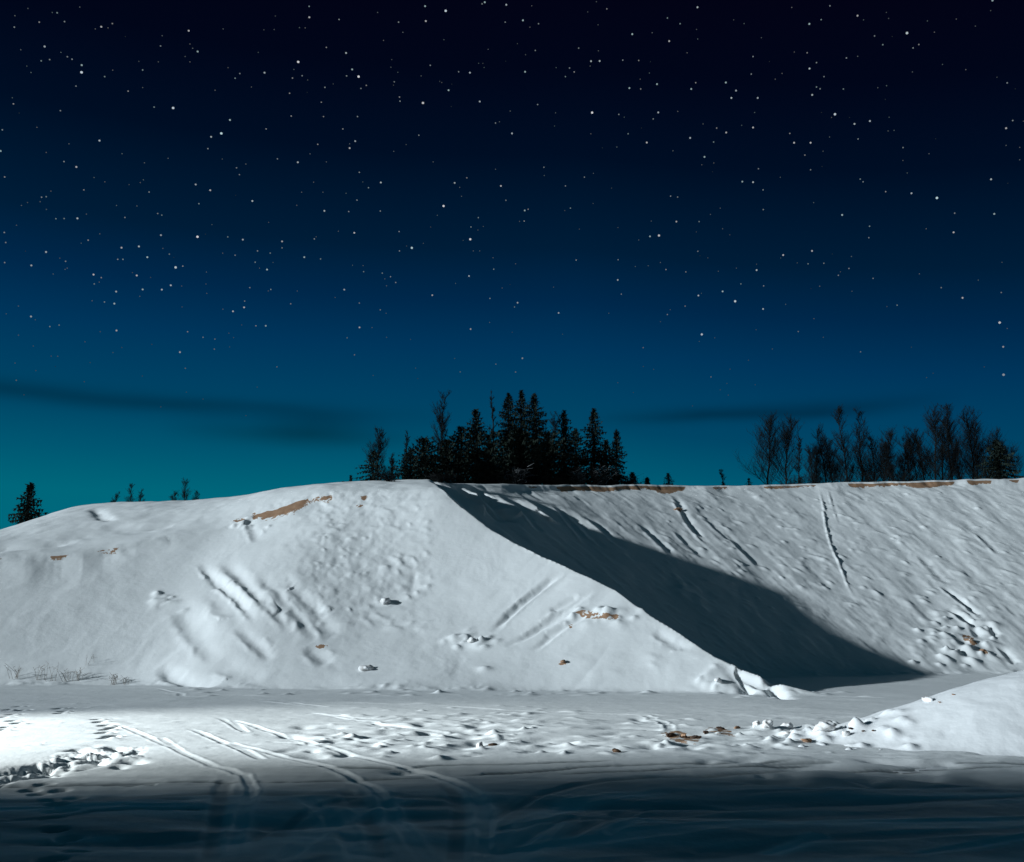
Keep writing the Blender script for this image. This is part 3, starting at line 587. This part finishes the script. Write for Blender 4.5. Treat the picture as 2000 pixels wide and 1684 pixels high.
# ------------------------------------------------------------------ dry weeds at the foot of the near bank
def tube(V, Fc, a, b, r0, r1, n=3):
    a = np.array(a, float); b = np.array(b, float); d = b - a; L = np.linalg.norm(d)
    if L < 1e-6: return
    d /= L; u = np.cross(d, [0, 0, 1.0] if abs(d[2]) < .9 else [1.0, 0, 0]); u /= np.linalg.norm(u); w = np.cross(d, u); k = len(V)
    for p, r in ((a, r0), (b, r1)):
        for i in range(n): t = 2 * math.pi * i / n; V.append(p + r * (math.cos(t) * u + math.sin(t) * w))
    for i in range(n): j = (i + 1) % n; Fc.append((k + i, k + j, k + n + j, k + n + i))
for k, (px, py, h, n, lab) in enumerate([
    (30, 1326, .55, 9, 'leftmost clump of dry weed stalks at the foot of the near bank'),
    (73, 1330, .75, 5, 'tall thin dry weed, second from the left at the bank foot'),
    (97, 1331, .70, 5, 'forked dry weed in the middle of the weeds at the bank foot'),
    (130, 1331, .45, 8, 'low bushy dry weed right of the forked one'),
    (152, 1330, .50, 8, 'dry weed leaning right, next to the low bushy one'),
    (175, 1300, .45, 3, 'single short weed standing higher on the bank than the others'),
    (222, 1338, .42, 12, 'dense dark tuft of dry grass at the right end of the weeds'),
    (246, 1338, .30, 6, 'smallest dry tuft, last on the right of the weeds')]):
    q = ray_hit(px, py, base); q = flat(px, py) if q is None else q
    r = random.Random(k); V, Fc = [], []
    for s in range(n):
        p = np.array([r.gauss(0, .1), r.gauss(0, .06), -.05]); d = np.array([r.gauss(0, .28), r.gauss(0, .2), 1.0]) * h * r.uniform(.6, 1)
        m = p + d * .55; tube(V, Fc, p, m, .008, .006); e = m + d * .45 + np.array([r.gauss(0, .08), 0, 0]); tube(V, Fc, m, e, .006, .004)
        for z in range(r.randint(1, 3)):
            f = m + (e - m) * r.random(); tube(V, Fc, f, f + np.array([r.gauss(0, .12), r.gauss(0, .06), r.uniform(.03, .14)]), .006, .004)
    o = mesh_obj('dry_weed', V, Fc, M_WEED); o.location = (q[0], q[1], ground_z(q[0], q[1])); tag(o, lab, 'weed', 'dry weeds along the foot of the bank')

# ------------------------------------------------------------------ trees on the rim
def spruce_parts(h, w, seed, bushy=0.0):
    r = random.Random(seed); TV, TF = [], []; tube(TV, TF, (0, 0, -.4), (0, 0, h * .5), .018 * h + .02, .011 * h + .01, 6); tube(TV, TF, (0, 0, h * .5), (0, 0, h), .011 * h + .01, .008, 6)
    V, Fc = [], []; z = h * (0.03 + .03 * r.random()); lean = r.uniform(-.02, .02)
    def tri(a, b, c): k = len(V); V.extend([a, b, c]); Fc.append((k, k + 1, k + 2))
    sc = min(1.0, h / 3.2); ntot = int(70 + 34 * h); golden = 2.39996
    for i in range(ntot):
        t0 = (i + r.random()) / ntot; z = h * (0.02 + 0.97 * t0 ** 1.08); f = 1 - z / h
        if r.random() < .06: continue
        env = (f ** (0.82 - .3 * bushy)) * (1 + .16 * math.sin(z * 7.3 / max(h, 2) * 3 + seed)) * r.uniform(.55, 1.12)
        L = max(.08, w / 2 * env); a = i * golden + r.gauss(0, .3); up = 0.42 - 0.85 * f + .5 * bushy + r.gauss(0, .12)
        dirv = np.array([math.cos(a), math.sin(a), 0]); side = np.array([-math.sin(a), math.cos(a), 0]); p0 = np.array([lean * z, 0, z]); nseg = max(2, int(L / .17))
        P = [p0 + dirv * L * t + np.array([0, 0, L * (up * t - .35 * t * t * (1 - bushy) + .3 * max(0, t - .55))]) for t in np.linspace(0, 1, nseg + 1)]
        for t in range(nseg):
            p, q = P[t], P[t + 1]; wd = .10 * sc + .16 * (1 - t / nseg) * min(L, 1.0)
            for sg in (-1, 1):
                b = p + (q - p) * r.random(); tip = b + dirv * r.uniform(.08, .2) * sc + side * sg * r.uniform(.6, 1.3) * wd + np.array([0, 0, r.uniform(-.2, .05)]) * sc
                tri(b - dirv * .07 * sc, b + dirv * .07 * sc + np.array([0, 0, -.03]), tip)
            b = p + (q - p) * r.random(); tri(b + dirv * .08 * sc, b - dirv * .08 * sc, b + sc * np.array([r.gauss(0, .04), r.gauss(0, .04), -r.uniform(.12, .3)]))
        tri(P[-1] + side * .05 * sc, P[-1] - side * .05 * sc, P[-1] + dirv * .15 * sc + np.array([0, 0, .02]))
    for i in range(6): a = i * 1.05; b = np.array([lean * h, 0, h * .985 - .05 * i * sc]); tri(b, b + sc * np.array([.03, 0, -.08]), b + sc * np.array([math.cos(a) * .1, math.sin(a) * .1, .06]))
    return (TV, TF), (V, Fc)
def bare_parts(h, w, seed, stems=1, dens_=1.0):
    r = random.Random(seed); TV, TF, V, Fc = [], [], [], []
    def branch(p, d, L, rad, lev):
        n = 3 if lev else 7; q = np.array(p, float); dd = np.array(d, float); pts = [q.copy()]
        for i in range(n):
            dd = dd + np.array([r.gauss(0, .07), r.gauss(0, .07), .06 if lev else 0]); dd /= np.linalg.norm(dd); q = q + dd * L / n; pts.append(q.copy())
        for i in range(n):
            tube(TV if lev == 0 else V, TF if lev == 0 else Fc, pts[i], pts[i + 1], rad * (1 - .85 * i / n), rad * (1 - .85 * (i + 1) / n), 5 if lev == 0 else 3)
        if lev >= 3: return
        nb = int((40, 11, 7)[lev] * dens_)
        for k in range(nb):
            t = r.uniform(.16, .99) if lev == 0 else r.uniform(.15, 1); j = min(int(t * n), n - 1); b = pts[j] + (pts[j + 1] - pts[j]) * (t * n - j); a = r.random() * 6.283
            out = np.array([math.cos(a), math.sin(a), 0]); up = r.uniform(.8, 2.2) if lev == 0 else r.uniform(.1, 1.0)
            nd = out + np.array([0, 0, up]) + (dd * .8 if lev else 0); nd /= np.linalg.norm(nd)
            l2 = (w * .5 * (1.3 - t) * r.uniform(.6, 1.25) + .15) if lev == 0 else L * r.uniform(.3, .6)
            branch(b, nd, l2, max(rad * .26, .009) if lev == 0 else max(rad * .5, .0065), lev + 1)
    for s in range(stems):
        branch((r.gauss(0, .12) * (stems > 1), r.gauss(0, .12) * (stems > 1), -.3), (r.gauss(0, .07), r.gauss(0, .07), 1), h * (1 if s == 0 else r.uniform(.7, .95)), .011 * h + .02, 0)
    return (TV, TF), (V, Fc)
_c = pA[-4:-1] + pC; _cp = np.array([proj(p)[0] for p in _c]); _cy = np.array([p[1] for p in _c]); _o = np.argsort(_cp); _cp, _cy = _cp[_o], _cy[_o]
def rim_y(px): return float(np.interp(px, [240, 420], [62.0, 62.0])) if px < 400 else float(np.interp(px, _cp, _cy))
def plant_tree(kind, px, top, wpx, off, label, group, seed, bushy=0.0, stems=1, dens_=1.0):
    Y = rim_y(px) + max(1.0, off) + (0 if px < 400 else 7.5 if px < 905 else 4.0); x = at(px, 950, Y)[0]; z = ground_z(x, Y); h = at(px, top, Y)[2] - z; w = wpx / F * math.hypot(x, Y) * ((2.5 if bushy > .25 else 2.0) if kind == 'spruce' else (1.9 if wpx > 30 else .9))
    if kind == 'spruce': (tv, tf), (cv, cf) = spruce_parts(h, w, seed, bushy); nm, cat, m = 'spruce_tree', 'spruce', M_NEEDLE
    else: (tv, tf), (cv, cf) = bare_parts(h, w, seed, stems, dens_); nm, cat, m = 'bare_tree', 'bare tree', M_TWIG
    t = thing(nm, (x, Y, z), label, cat, group); mesh_obj('trunk', tv, tf, M_BARK, t); mesh_obj('crown', cv, cf, m, t)
GC, GRT, GL = 'trees of the dark clump on the crest', 'trees above the far face on the right', 'small trees on the left skyline'
TREES = [
 ('spruce', 60, 942, 40, 1.0, 'lone bushy spruce at the far left beside the hillock', GL, .24),
 ('bare', 224, 955, 16, 4.0, 'faint bare sapling nearest to the lone spruce', GL, 0), ('bare', 258, 942, 22, 4.0, 'bare sapling, tallest of the faint pair right of the first sapling', GL, 0),
 ('bare', 279, 953, 16, 4.0, 'short bare sapling touching the right side of the tallest faint pair', GL, 0), ('bare', 340, 955, 22, 6.0, 'bare sapling at the left of the three faint saplings before the sand band', GL, 0),
 ('bare', 363, 930, 30, 6.0, 'bare sapling in the middle of the three faint saplings, the tallest', GL, 0), ('bare', 380, 955, 20, 6.0, 'bare sapling at the right of the three faint saplings before the sand band', GL, 0),
 ('spruce', 670, 940, 16, 4.0, 'tiny spruce seedling at the skyline right of the sand band', GC, 0), ('spruce', 684, 928, 12, 5.0, 'tiny thin seedling spruce just left of the narrow spruce', GC, 0),
 ('spruce', 728, 880, 48, 3.0, 'short spruce in front of the narrow bare tree left of the clump', GC, .2), ('bare', 740, 838, 34, 5.0, 'narrow bare tree standing apart at the left of the clump', GC, 0),
 ('bare', 766, 880, 24, 7.0, 'faint thin bare tree in the gap left of the clump', GC, 0), ('bare', 791, 842, 24, 5.0, 'thin bare tree at the left edge of the clump', GC, 0),
 ('spruce', 800, 878, 46, 1.0, 'low bushy spruce at the left end of the clump', GC, .5), ('spruce', 830, 855, 58, 2.0, 'bushy spruce under the tall thin bare tree', GC, .5),
 ('bare', 857, 772, 40, 7.0, 'tall thin bare tree rising from the left part of the clump', GC, 0), ('spruce', 872, 858, 54, 1.5, 'bushy spruce right of the tall thin bare tree', GC, .5),
 ('spruce', 900, 832, 58, 4.0, 'rounded spruce left of the pointed spruce in the clump', GC, .4), ('spruce', 931, 798, 66, 3.0, 'pointed spruce left of the middle of the clump', GC, .25),
 ('bare', 961, 758, 30, 10.0, 'faint bare tree behind the middle spruces, leftmost of the tall tops', GC, 0), ('spruce', 957, 848, 60, 1.0, 'low broad spruce in front of the middle of the clump', GC, .5),
 ('spruce', 993, 766, 66, 5.0, 'tall spruce, left of the three tallest in the clump', GC, .1), ('spruce', 1018, 760, 62, 7.0, 'tall spruce, middle of the three tallest in the clump', GC, .1),
 ('spruce', 1047, 766, 66, 5.5, 'tall spruce, right of the three tallest in the clump', GC, .1), ('bare', 1066, 788, 36, 9.0, 'bare tree against the right side of the three tallest spruces', GC, 0),
 ('spruce', 1015, 835, 72, 2.0, 'broad spruce low in front of the three tallest', GC, .4), ('spruce', 1072, 842, 66, 3.0, 'bushy rounded spruce right of the three tallest', GC, .5),
 ('spruce', 1102, 800, 50, 6.0, 'slim spruce with a blunt top right of the rounded one', GC, .15), ('spruce', 1126, 836, 48, 7.0, 'spruce filling the gap left of the sharp pointed spruce', GC, .3),
 ('spruce', 1160, 796, 64, 7.0, 'sharp pointed spruce at the right of the clump', GC, .05), ('spruce', 1186, 858, 48, 8.0, 'short spruce between the sharp pointed one and the thin last one', GC, .2),
 ('spruce', 1205, 838, 44, 9.0, 'thin open spruce, last tall tree at the right end of the clump', GC, 0), ('spruce', 1236, 922, 26, 8.0, 'dwarf spruce just right of the clump', GC, .3),
 ('spruce', 1264, 932, 18, 8.0, 'tiny dwarf spruce on the open crest right of the clump', GC, .3), ('spruce', 1306, 924, 24, 1.5, 'solitary dwarf spruce above the gully under the crest', GC, .2),
 ('bare', 1417, 910, 20, 6.0, 'low faint bare sapling alone left of the right hand wood', GRT, 0), ('spruce', 1463, 934, 14, 2.0, 'tiny spruce left of the big double bare tree', GRT, .2),
 ('bare', 1500, 815, 60, 6.0, 'broad bare tree, left trunk of the first big pair', GRT, 0), ('bare', 1534, 818, 60, 6.0, 'broad bare tree, right trunk of the first big pair', GRT, 0),
 ('spruce', 1564, 932, 20, 3.0, 'tiny spruce at the foot of the bare trees right of the big pair', GRT, .3), ('bare', 1584, 872, 34, 10.0, 'thin low bare tree in the gap right of the big pair', GRT, 0),
 ('bare', 1614, 838, 42, 7.0, 'dark bare tree, left of a close dark pair', GRT, 0), ('bare', 1636, 848, 40, 8.0, 'dark bare tree, right of a close dark pair', GRT, 0),
 ('bare', 1658, 796, 42, 12.0, 'tall bare tree behind the dark pair, left of two tall tops', GRT, 0), ('bare', 1681, 802, 40, 12.0, 'tall bare tree behind the dark pair, right of two tall tops', GRT, 0),
 ('bare', 1722, 838, 44, 8.0, 'medium bare tree between the two tall tops and the low thicket', GRT, 0), ('bare', 1742, 870, 36, 6.0, 'low bare tree crowding the medium one', GRT, 0),
 ('bare', 1766, 866, 38, 7.0, 'low dark bare tree in the middle of the thicket', GRT, 0), ('bare', 1792, 846, 44, 8.0, 'bare tree at the left foot of the tall group on the right', GRT, 0),
 ('bare', 1826, 800, 50, 6.0, 'tall dark bare tree, first of the three highest on the right', GRT, 0), ('bare', 1862, 786, 46, 6.0, 'tallest bare tree of the right hand wood, straight dark trunk', GRT, 0),
 ('bare', 1898, 796, 56, 7.0, 'tall bare tree with a wide crown, last of the three highest on the right', GRT, 0), ('bare', 1928, 838, 36, 10.0, 'faint bare tree behind the right hand spruce', GRT, 0),
 ('spruce', 1955, 858, 58, 3.0, 'dark layered spruce near the right edge of the picture', GRT, .1), ('bare', 1992, 868, 40, 6.0, 'dark bare tree cut by the right edge of the picture', GRT, 0)]
TREES += [('bare', px, top, w, off, lab, GRT, 0) for px, top, w, off, lab in [
 (1553, 850, 30, 12, 'faint bare tree rising behind the tiny spruce right of the big pair'), (1598, 862, 30, 11, 'slender bare tree just left of the close dark pair'),
 (1705, 850, 34, 12, 'faint bare tree between the tall tops and the medium bare tree'), (1752, 880, 30, 13, 'low faint bare tree behind the thicket, on its left'),
 (1779, 872, 30, 12, 'low faint bare tree behind the thicket, on its right'), (1808, 840, 34, 12, 'faint bare tree left of the first of the three highest'),
 (1844, 822, 34, 13, 'faint bare tree between the first and the tallest of the three highest'), (1880, 818, 34, 13, 'faint bare tree between the tallest and the wide crowned one'),
 (1913, 826, 34, 12, 'faint bare tree right behind the wide crowned one')]]
for k, (kind, px, top, w, Y, lab, g, bu) in enumerate(TREES): plant_tree(kind, px, top, w, Y, lab, g, 100 + k, bu, 1, 0.7 if px < 400 else 1.0)
# undergrowth along the foot of the wood
def bush(px, py_top, wpx, off, label, laden, seed):
    Y = rim_y(px) + off + 1.5; x = at(px, 950, Y)[0]; z = ground_z(x, Y); h = max(.5, at(px, py_top, Y)[2] - z); w = wpx / F * Y; r = random.Random(seed); V, Fc = [], []
    for s in range(26):
        a = r.random() * 6.28; p = np.array([r.gauss(0, w * .1), r.gauss(0, .2), -.1]); tip = np.array([math.cos(a) * w * .5 * r.random() + p[0], math.sin(a) * .8 * r.random(), h * r.uniform(.5, 1)])
        tube(V, Fc, p, p * .4 + tip * .6 + np.array([0, 0, h * .1]), .02, .014); tube(V, Fc, p * .4 + tip * .6 + np.array([0, 0, h * .1]), tip, .014, .006)
        for z2 in range(9):
            f = p + (tip - p) * r.uniform(.3, 1); e = f + np.array([r.gauss(0, .25), r.gauss(0, .2), r.uniform(-.05, .3)]); tube(V, Fc, f, e, .022 if laden else .008, .01 if laden else .004)
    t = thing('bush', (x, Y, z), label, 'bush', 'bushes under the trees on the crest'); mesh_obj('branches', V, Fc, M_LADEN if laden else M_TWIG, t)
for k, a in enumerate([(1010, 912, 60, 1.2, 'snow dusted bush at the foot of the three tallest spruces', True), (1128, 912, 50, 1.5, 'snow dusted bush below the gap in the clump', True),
    (1178, 908, 90, 1.5, 'large snow laden bush under the sharp pointed spruce', True), (1225, 928, 60, 2, 'low dark bush at the right end of the clump', False),
    (1090, 925, 70, 1.2, 'low dark bush under the rounded spruce', False), (860, 925, 80, 1, 'low dark bush at the left foot of the clump', False),
    (1650, 922, 90, 2, 'low dark bush under the close dark pair of bare trees', False), (1760, 915, 110, 2, 'low dark bush under the thicket of the right hand wood', False), (1860, 912, 110, 2, 'low dark bush under the tallest bare trees on the right', False), (1545, 925, 80, 3, 'low dark bush between the big pair and the tiny spruce', False), (1705, 918, 80, 3, 'low dark bush under the medium bare tree', False), (1915, 908, 90, 3, 'low dark bush left of the right hand spruce', False), (960, 925, 90, 1.5, 'low dark bush in front of the middle spruces', False), (760, 930, 60, 1.5, 'low dark bush in the gap left of the clump', False)]):
    bush(*a, 300 + k)

# ------------------------------------------------------------------ stars (read off six windows of the photo; the third digit is brightness)
STARS = {
(0, 0): "80,152,2 219,124,2 319,72,2 360,121,2 249,260,3 230,340,2 277,333,2 340,293,1 376,317,2 402,331,2 456,364,3 455,404,4 424,481,2 565,150,3 603,156,1 627,132,2 532,162,1 584,428,2 629,392,1 796,391,2 896,257,2 905,200,1 1053,172,3 1103,288,3 1075,270,1 1033,316,1 1060,346,1 1245,162,1 1200,504,1 1338,411,2 1312,437,2 1403,486,1 1476,406,3 1664,346,4 1686,423,2 1632,436,2 1640,388,1 1726,97,3 1725,36,2 1671,155,1 1703,156,1 1892,109,2 1821,265,2 1931,296,3 1965,388,3 1934,424,2 1813,488,2 1793,571,2 1805,651,2 1616,521,2 1625,648,2 1773,806,2 1913,720,2 1982,788,3 1951,827,3 1485,720,2 1283,670,3 1235,745,4 1178,764,3 1160,830,2 966,603,4 860,598,2 715,509,2 796,489,1 337,618,2 75,580,2 69,546,1 206,711,1 555,785,3 258,851,1 357,902,2 426,932,3 13,725,2 3,843,3 26,988,2 468,1060,2 284,1067,1 232,1101,2 258,1098,2 224,1126,1 120,1147,1 312,1221,2 358,1220,2 432,1219,3 697,1214,2 482,1195,1 832,1072,2 880,1192,2 903,1201,2 1092,1030,3 1173,1062,3 1110,1137,2 1320,937,2 1336,975,2 1372,916,1 1408,1122,3 1548,887,2 1662,906,3 1821,904,1 1730,859,1 1683,1073,1 1802,1073,1 1810,1177,3 1946,1181,2 1656,1146,1 938,884,1 806,909,1 800,1004,1 650,1147,1 764,1150,1 385,803,1 173,405,1 116,278,1 83,88,1 445,40,1 1060,246,1 1750,1017,1 681,858,1 585,1015,1 525,991,1",
(1300, 0): "178,41,3 10,101,2 81,133,2 20,230,3 179,218,1 438,132,1 704,42,1 802,134,3 868,110,2 917,33,2 1071,88,3 1212,250,2 1166,201,2 1347,185,4 1413,249,2 1381,268,2 1009,324,2 1072,315,1 488,316,2 478,414,2 790,295,2 842,350,2 803,383,3 884,428,2 650,410,1 143,497,3 168,462,2 336,461,3 393,506,3 367,547,3 514,547,3 818,530,3 862,496,2 842,486,2 992,497,2 1184,490,1 1233,479,1 1377,402,1 1675,389,1 1906,463,2 1824,3,3 68,622,1 488,712,3 338,740,3 285,715,2 209,692,1 137,770,3 268,793,2 217,876,3 202,920,1 41,842,1 497,628,1 693,745,2 717,797,3 809,797,3 777,866,2 809,948,2 915,765,1 945,638,4 1054,692,3 1140,676,3 1074,776,2 1275,728,1 1325,824,2 1470,858,1 1900,716,3 1937,673,2 1900,812,1 1976,823,1 1976,892,1 518,942,2 428,1014,3 488,1017,3 544,1060,2 545,1170,2 640,990,1 1086,1000,2 1102,1015,2 1228,1070,2 1372,1079,3 1514,1105,4 1613,1190,2 1834,1194,3 1816,1001,3 1607,1297,3 1138,1263,2 1134,1327,2 985,1200,3 826,1131,1 1454,1277,1 305,1162,1 250,1197,1 187,1237,2 60,1237,3 28,1095,2 67,1100,2 318,1277,1 1545,360,1 1500,180,1 120,295,1",
(650, 0): "515,35,3 630,61,4 519,118,3 367,124,2 391,181,1 36,108,1 283,226,1 620,222,1 833,22,2 848,13,3 968,27,3 962,124,2 1061,114,3 1148,133,2 1100,152,1 1529,50,2 1671,191,3 1868,100,2 1938,133,2 1878,229,3 1782,183,1 74,297,3 108,387,3 78,424,3 144,428,4 157,494,2 187,477,2 343,457,2 363,404,1 544,365,2 493,424,1 702,401,2 765,406,3 646,504,3 372,542,2 375,565,2 503,575,4 820,567,3 867,276,1 1073,401,3 1130,282,2 1143,584,2 1246,378,1 1321,380,2 1347,402,2 1298,428,2 1372,269,2 1441,342,3 1489,341,3 1436,369,1 1482,284,1 1618,336,2 1707,338,2 1655,492,3 1718,497,2 1809,470,3 1997,497,3 138,651,2 57,720,3 124,788,3 94,827,3 94,803,1 480,755,2 908,687,2 930,680,1 1000,745,3 1243,630,1 1447,629,4 1596,639,2 1816,628,3 1788,664,2 1648,747,2 1752,796,3 1585,821,1 1440,747,1 1900,842,1 340,845,1 560,904,1 148,962,2 268,1019,3 199,1048,2 74,1079,1 135,1117,2 90,1180,2 265,1178,2 680,1021,3 748,993,2 708,1046,1 718,1096,1 618,1150,4 583,1202,1 812,1215,2 771,1267,2 938,1038,3 966,1118,2 1071,1175,3 1090,1168,2 1068,1234,2 1178,934,2 1180,980,1 908,945,1 1298,1038,2 1404,989,2 1455,968,1 1326,1162,2 1886,1095,3 1924,1099,3 1917,1237,3 1777,1234,1 1110,33,1 250,70,1 990,620,1",
(0, 450): "24,12,2 32,68,2 26,180,2 175,196,3 257,121,3 492,55,2 453,72,1 557,20,1 898,27,3 1102,36,4 1271,37,2 1355,52,3 1574,62,3 1574,98,2 1754,48,2 1977,14,3 1888,5,1 678,97,3 775,90,3 909,101,1 945,133,2 822,150,3 657,162,2 686,162,2 366,173,2 375,211,1 363,218,1 297,244,1 522,247,3 565,264,2 526,299,2 554,289,1 763,252,3 980,207,4 1020,200,2 1152,233,1 1312,139,2 1424,178,2 1437,115,2 1508,127,2 1490,219,3 1448,211,1 1698,150,3 1789,160,2 1967,195,1 796,330,3 903,331,3 953,307,3 648,342,3 638,409,3 583,400,2 514,393,1 780,368,1 1394,320,2 1511,330,2 1622,410,2 1921,331,3 1870,375,1 1365,395,2 1362,430,3 1300,452,3 1244,440,1 35,466,1 173,481,3 197,499,1 103,423,1 278,537,2 330,529,2 103,585,1 186,646,1 650,559,3 474,622,1 286,702,1 322,703,1 84,741,1 91,837,2 134,918,1 1047,566,2 1133,597,2 1199,607,2 1428,533,2 1483,533,3 1004,680,3 1196,663,2 1034,770,2 1545,762,2 1937,600,2 1978,695,2 1040,903,1 1133,942,1 897,985,1 630,682,1 1303,599,1 1435,875,1 1372,1034,1 470,845,1 200,783,1",
(650, 450): "767,50,4 784,115,1 820,115,1 441,98,4 372,115,2 370,7,2 119,13,2 172,231,2 169,197,1 109,195,1 276,239,2 322,259,2 351,291,2 290,271,1 300,310,1 65,331,2 148,406,2 265,444,2 298,463,1 149,542,3 219,543,1 79,600,2 300,597,1 122,695,2 555,362,3 760,255,3 898,217,2 894,153,1 1020,187,1 945,322,1 685,296,1 877,380,2 1031,404,3 1014,428,2 1232,317,1 1260,461,3 1282,580,1 769,551,3 875,514,1 910,747,2 1058,714,3 711,790,2 1020,791,2 680,715,1 462,769,1 1358,166,2 1592,164,2 1590,277,3 1610,356,2 1688,202,1 1760,198,1 1859,219,2 1828,180,1 1970,232,2 1966,423,2 1883,443,1 1867,470,2 1828,510,1 1732,655,2 1733,760,1 1790,776,1 1590,850,1 1677,905,1 1770,34,3 1820,29,4 1707,54,1 1540,463,1 225,810,1",
(1300, 450): "180,117,2 656,138,3 817,115,3 883,184,2 795,187,2 1023,213,2 1037,146,1 964,251,2 1158,268,2 1134,41,2 1607,12,3 508,222,3 395,211,1 113,231,2 5,219,2 420,299,2 547,310,2 388,396,4 318,341,3 183,364,3 109,423,2 544,439,3 670,413,1 740,565,2 828,493,1 880,597,1 202,581,4 188,620,1 274,600,1 596,662,1 1088,678,2 462,725,1 360,775,1 253,818,2 342,855,1 350,920,1 500,862,1 1292,418,2 1538,320,2 1657,377,3 1416,243,1 1745,278,1 1873,347,2 1864,515,4 1906,548,1 1884,650,3 1886,806,4 1456,822,1 150,980,1 305,890,1 1040,340,1 860,312,1 10,470,2 25,440,1 505,555,1 1570,1035,1"}
def stars():
    D = 5200.0; V, Fc, Br = [], [], []; r = random.Random(3); pts = []
    for (ox, oy), s in STARS.items():
        for q in s.split():
            a, b, c = map(float, q.split(',')); pts.append((ox + a / 2.857, oy + b / 2.857, c))
    for k in range(420): pts.append((r.uniform(-500, 2500), r.uniform(-500, 740) if r.random() < .5 else r.uniform(-500, 600), r.choice((.45, .6, .8, .8))))
    for k in range(420):                       # stars beyond the frame
        x, y = r.uniform(-900, 2900), r.uniform(-900, 780)
        if not (0 < x < 2000 and y > 0): pts.append((x, y, r.choice((1, 1, 2, 2, 3))))
    seen = []
    for px, py, m in pts:
        if any(abs(px - a) < 4 and abs(py - b) < 4 for a, b in seen): continue
        seen.append((px, py))
        d = ray(px, py); d = d / np.linalg.norm(d); c = d * D + np.array([0, 0, CAMZ]); R = (0.8, 1.0, 1.3, 1.75, 2.3)[int(round(m))] / F * D
        fade = np.clip((980 - py) / 420, .5, 1); br = {0: .07, 1: .11, 2: .21, 3: .38, 4: .58}[int(round(m))] * fade * r.uniform(.85, 1.15) * (m if m < 1 else 1)
        tint = r.choice(((.82, .95, 1), (.78, .9, 1), (.95, .96, 1), (.7, .95, 1)))
        bm = bmesh.new(); bmesh.ops.create_icosphere(bm, subdivisions=1, radius=R); k = len(V)
        V.extend([tuple(np.array(v.co[:]) + c) for v in bm.verts]); Fc.extend([tuple(v.index + k for v in f.verts) for f in bm.faces]); Br.extend([(br * tint[0], br * tint[1], br * tint[2], 1)] * len(bm.verts)); bm.free()
    m = bpy.data.materials.new('star_light'); m.use_nodes = True; t = m.node_tree; t.nodes.clear()
    a = N(t, 'ShaderNodeAttribute'); a.attribute_name = 'glow'; e = N(t, 'ShaderNodeEmission'); o_ = N(t, 'ShaderNodeOutputMaterial')
    t.links.new(a.outputs['Color'], e.inputs[0]); t.links.new(e.outputs[0], o_.inputs[0]); m.cycles.emission_sampling = 'NONE'
    o = mesh_obj('stars', V, Fc, m); c = o.data.color_attributes.new('glow', 'FLOAT_COLOR', 'POINT'); c.data.foreach_set('color', np.array(Br, np.float32).ravel())
    o['kind'] = 'stuff'; o['label'] = 'small white stars scattered over the dark blue night sky'
stars()
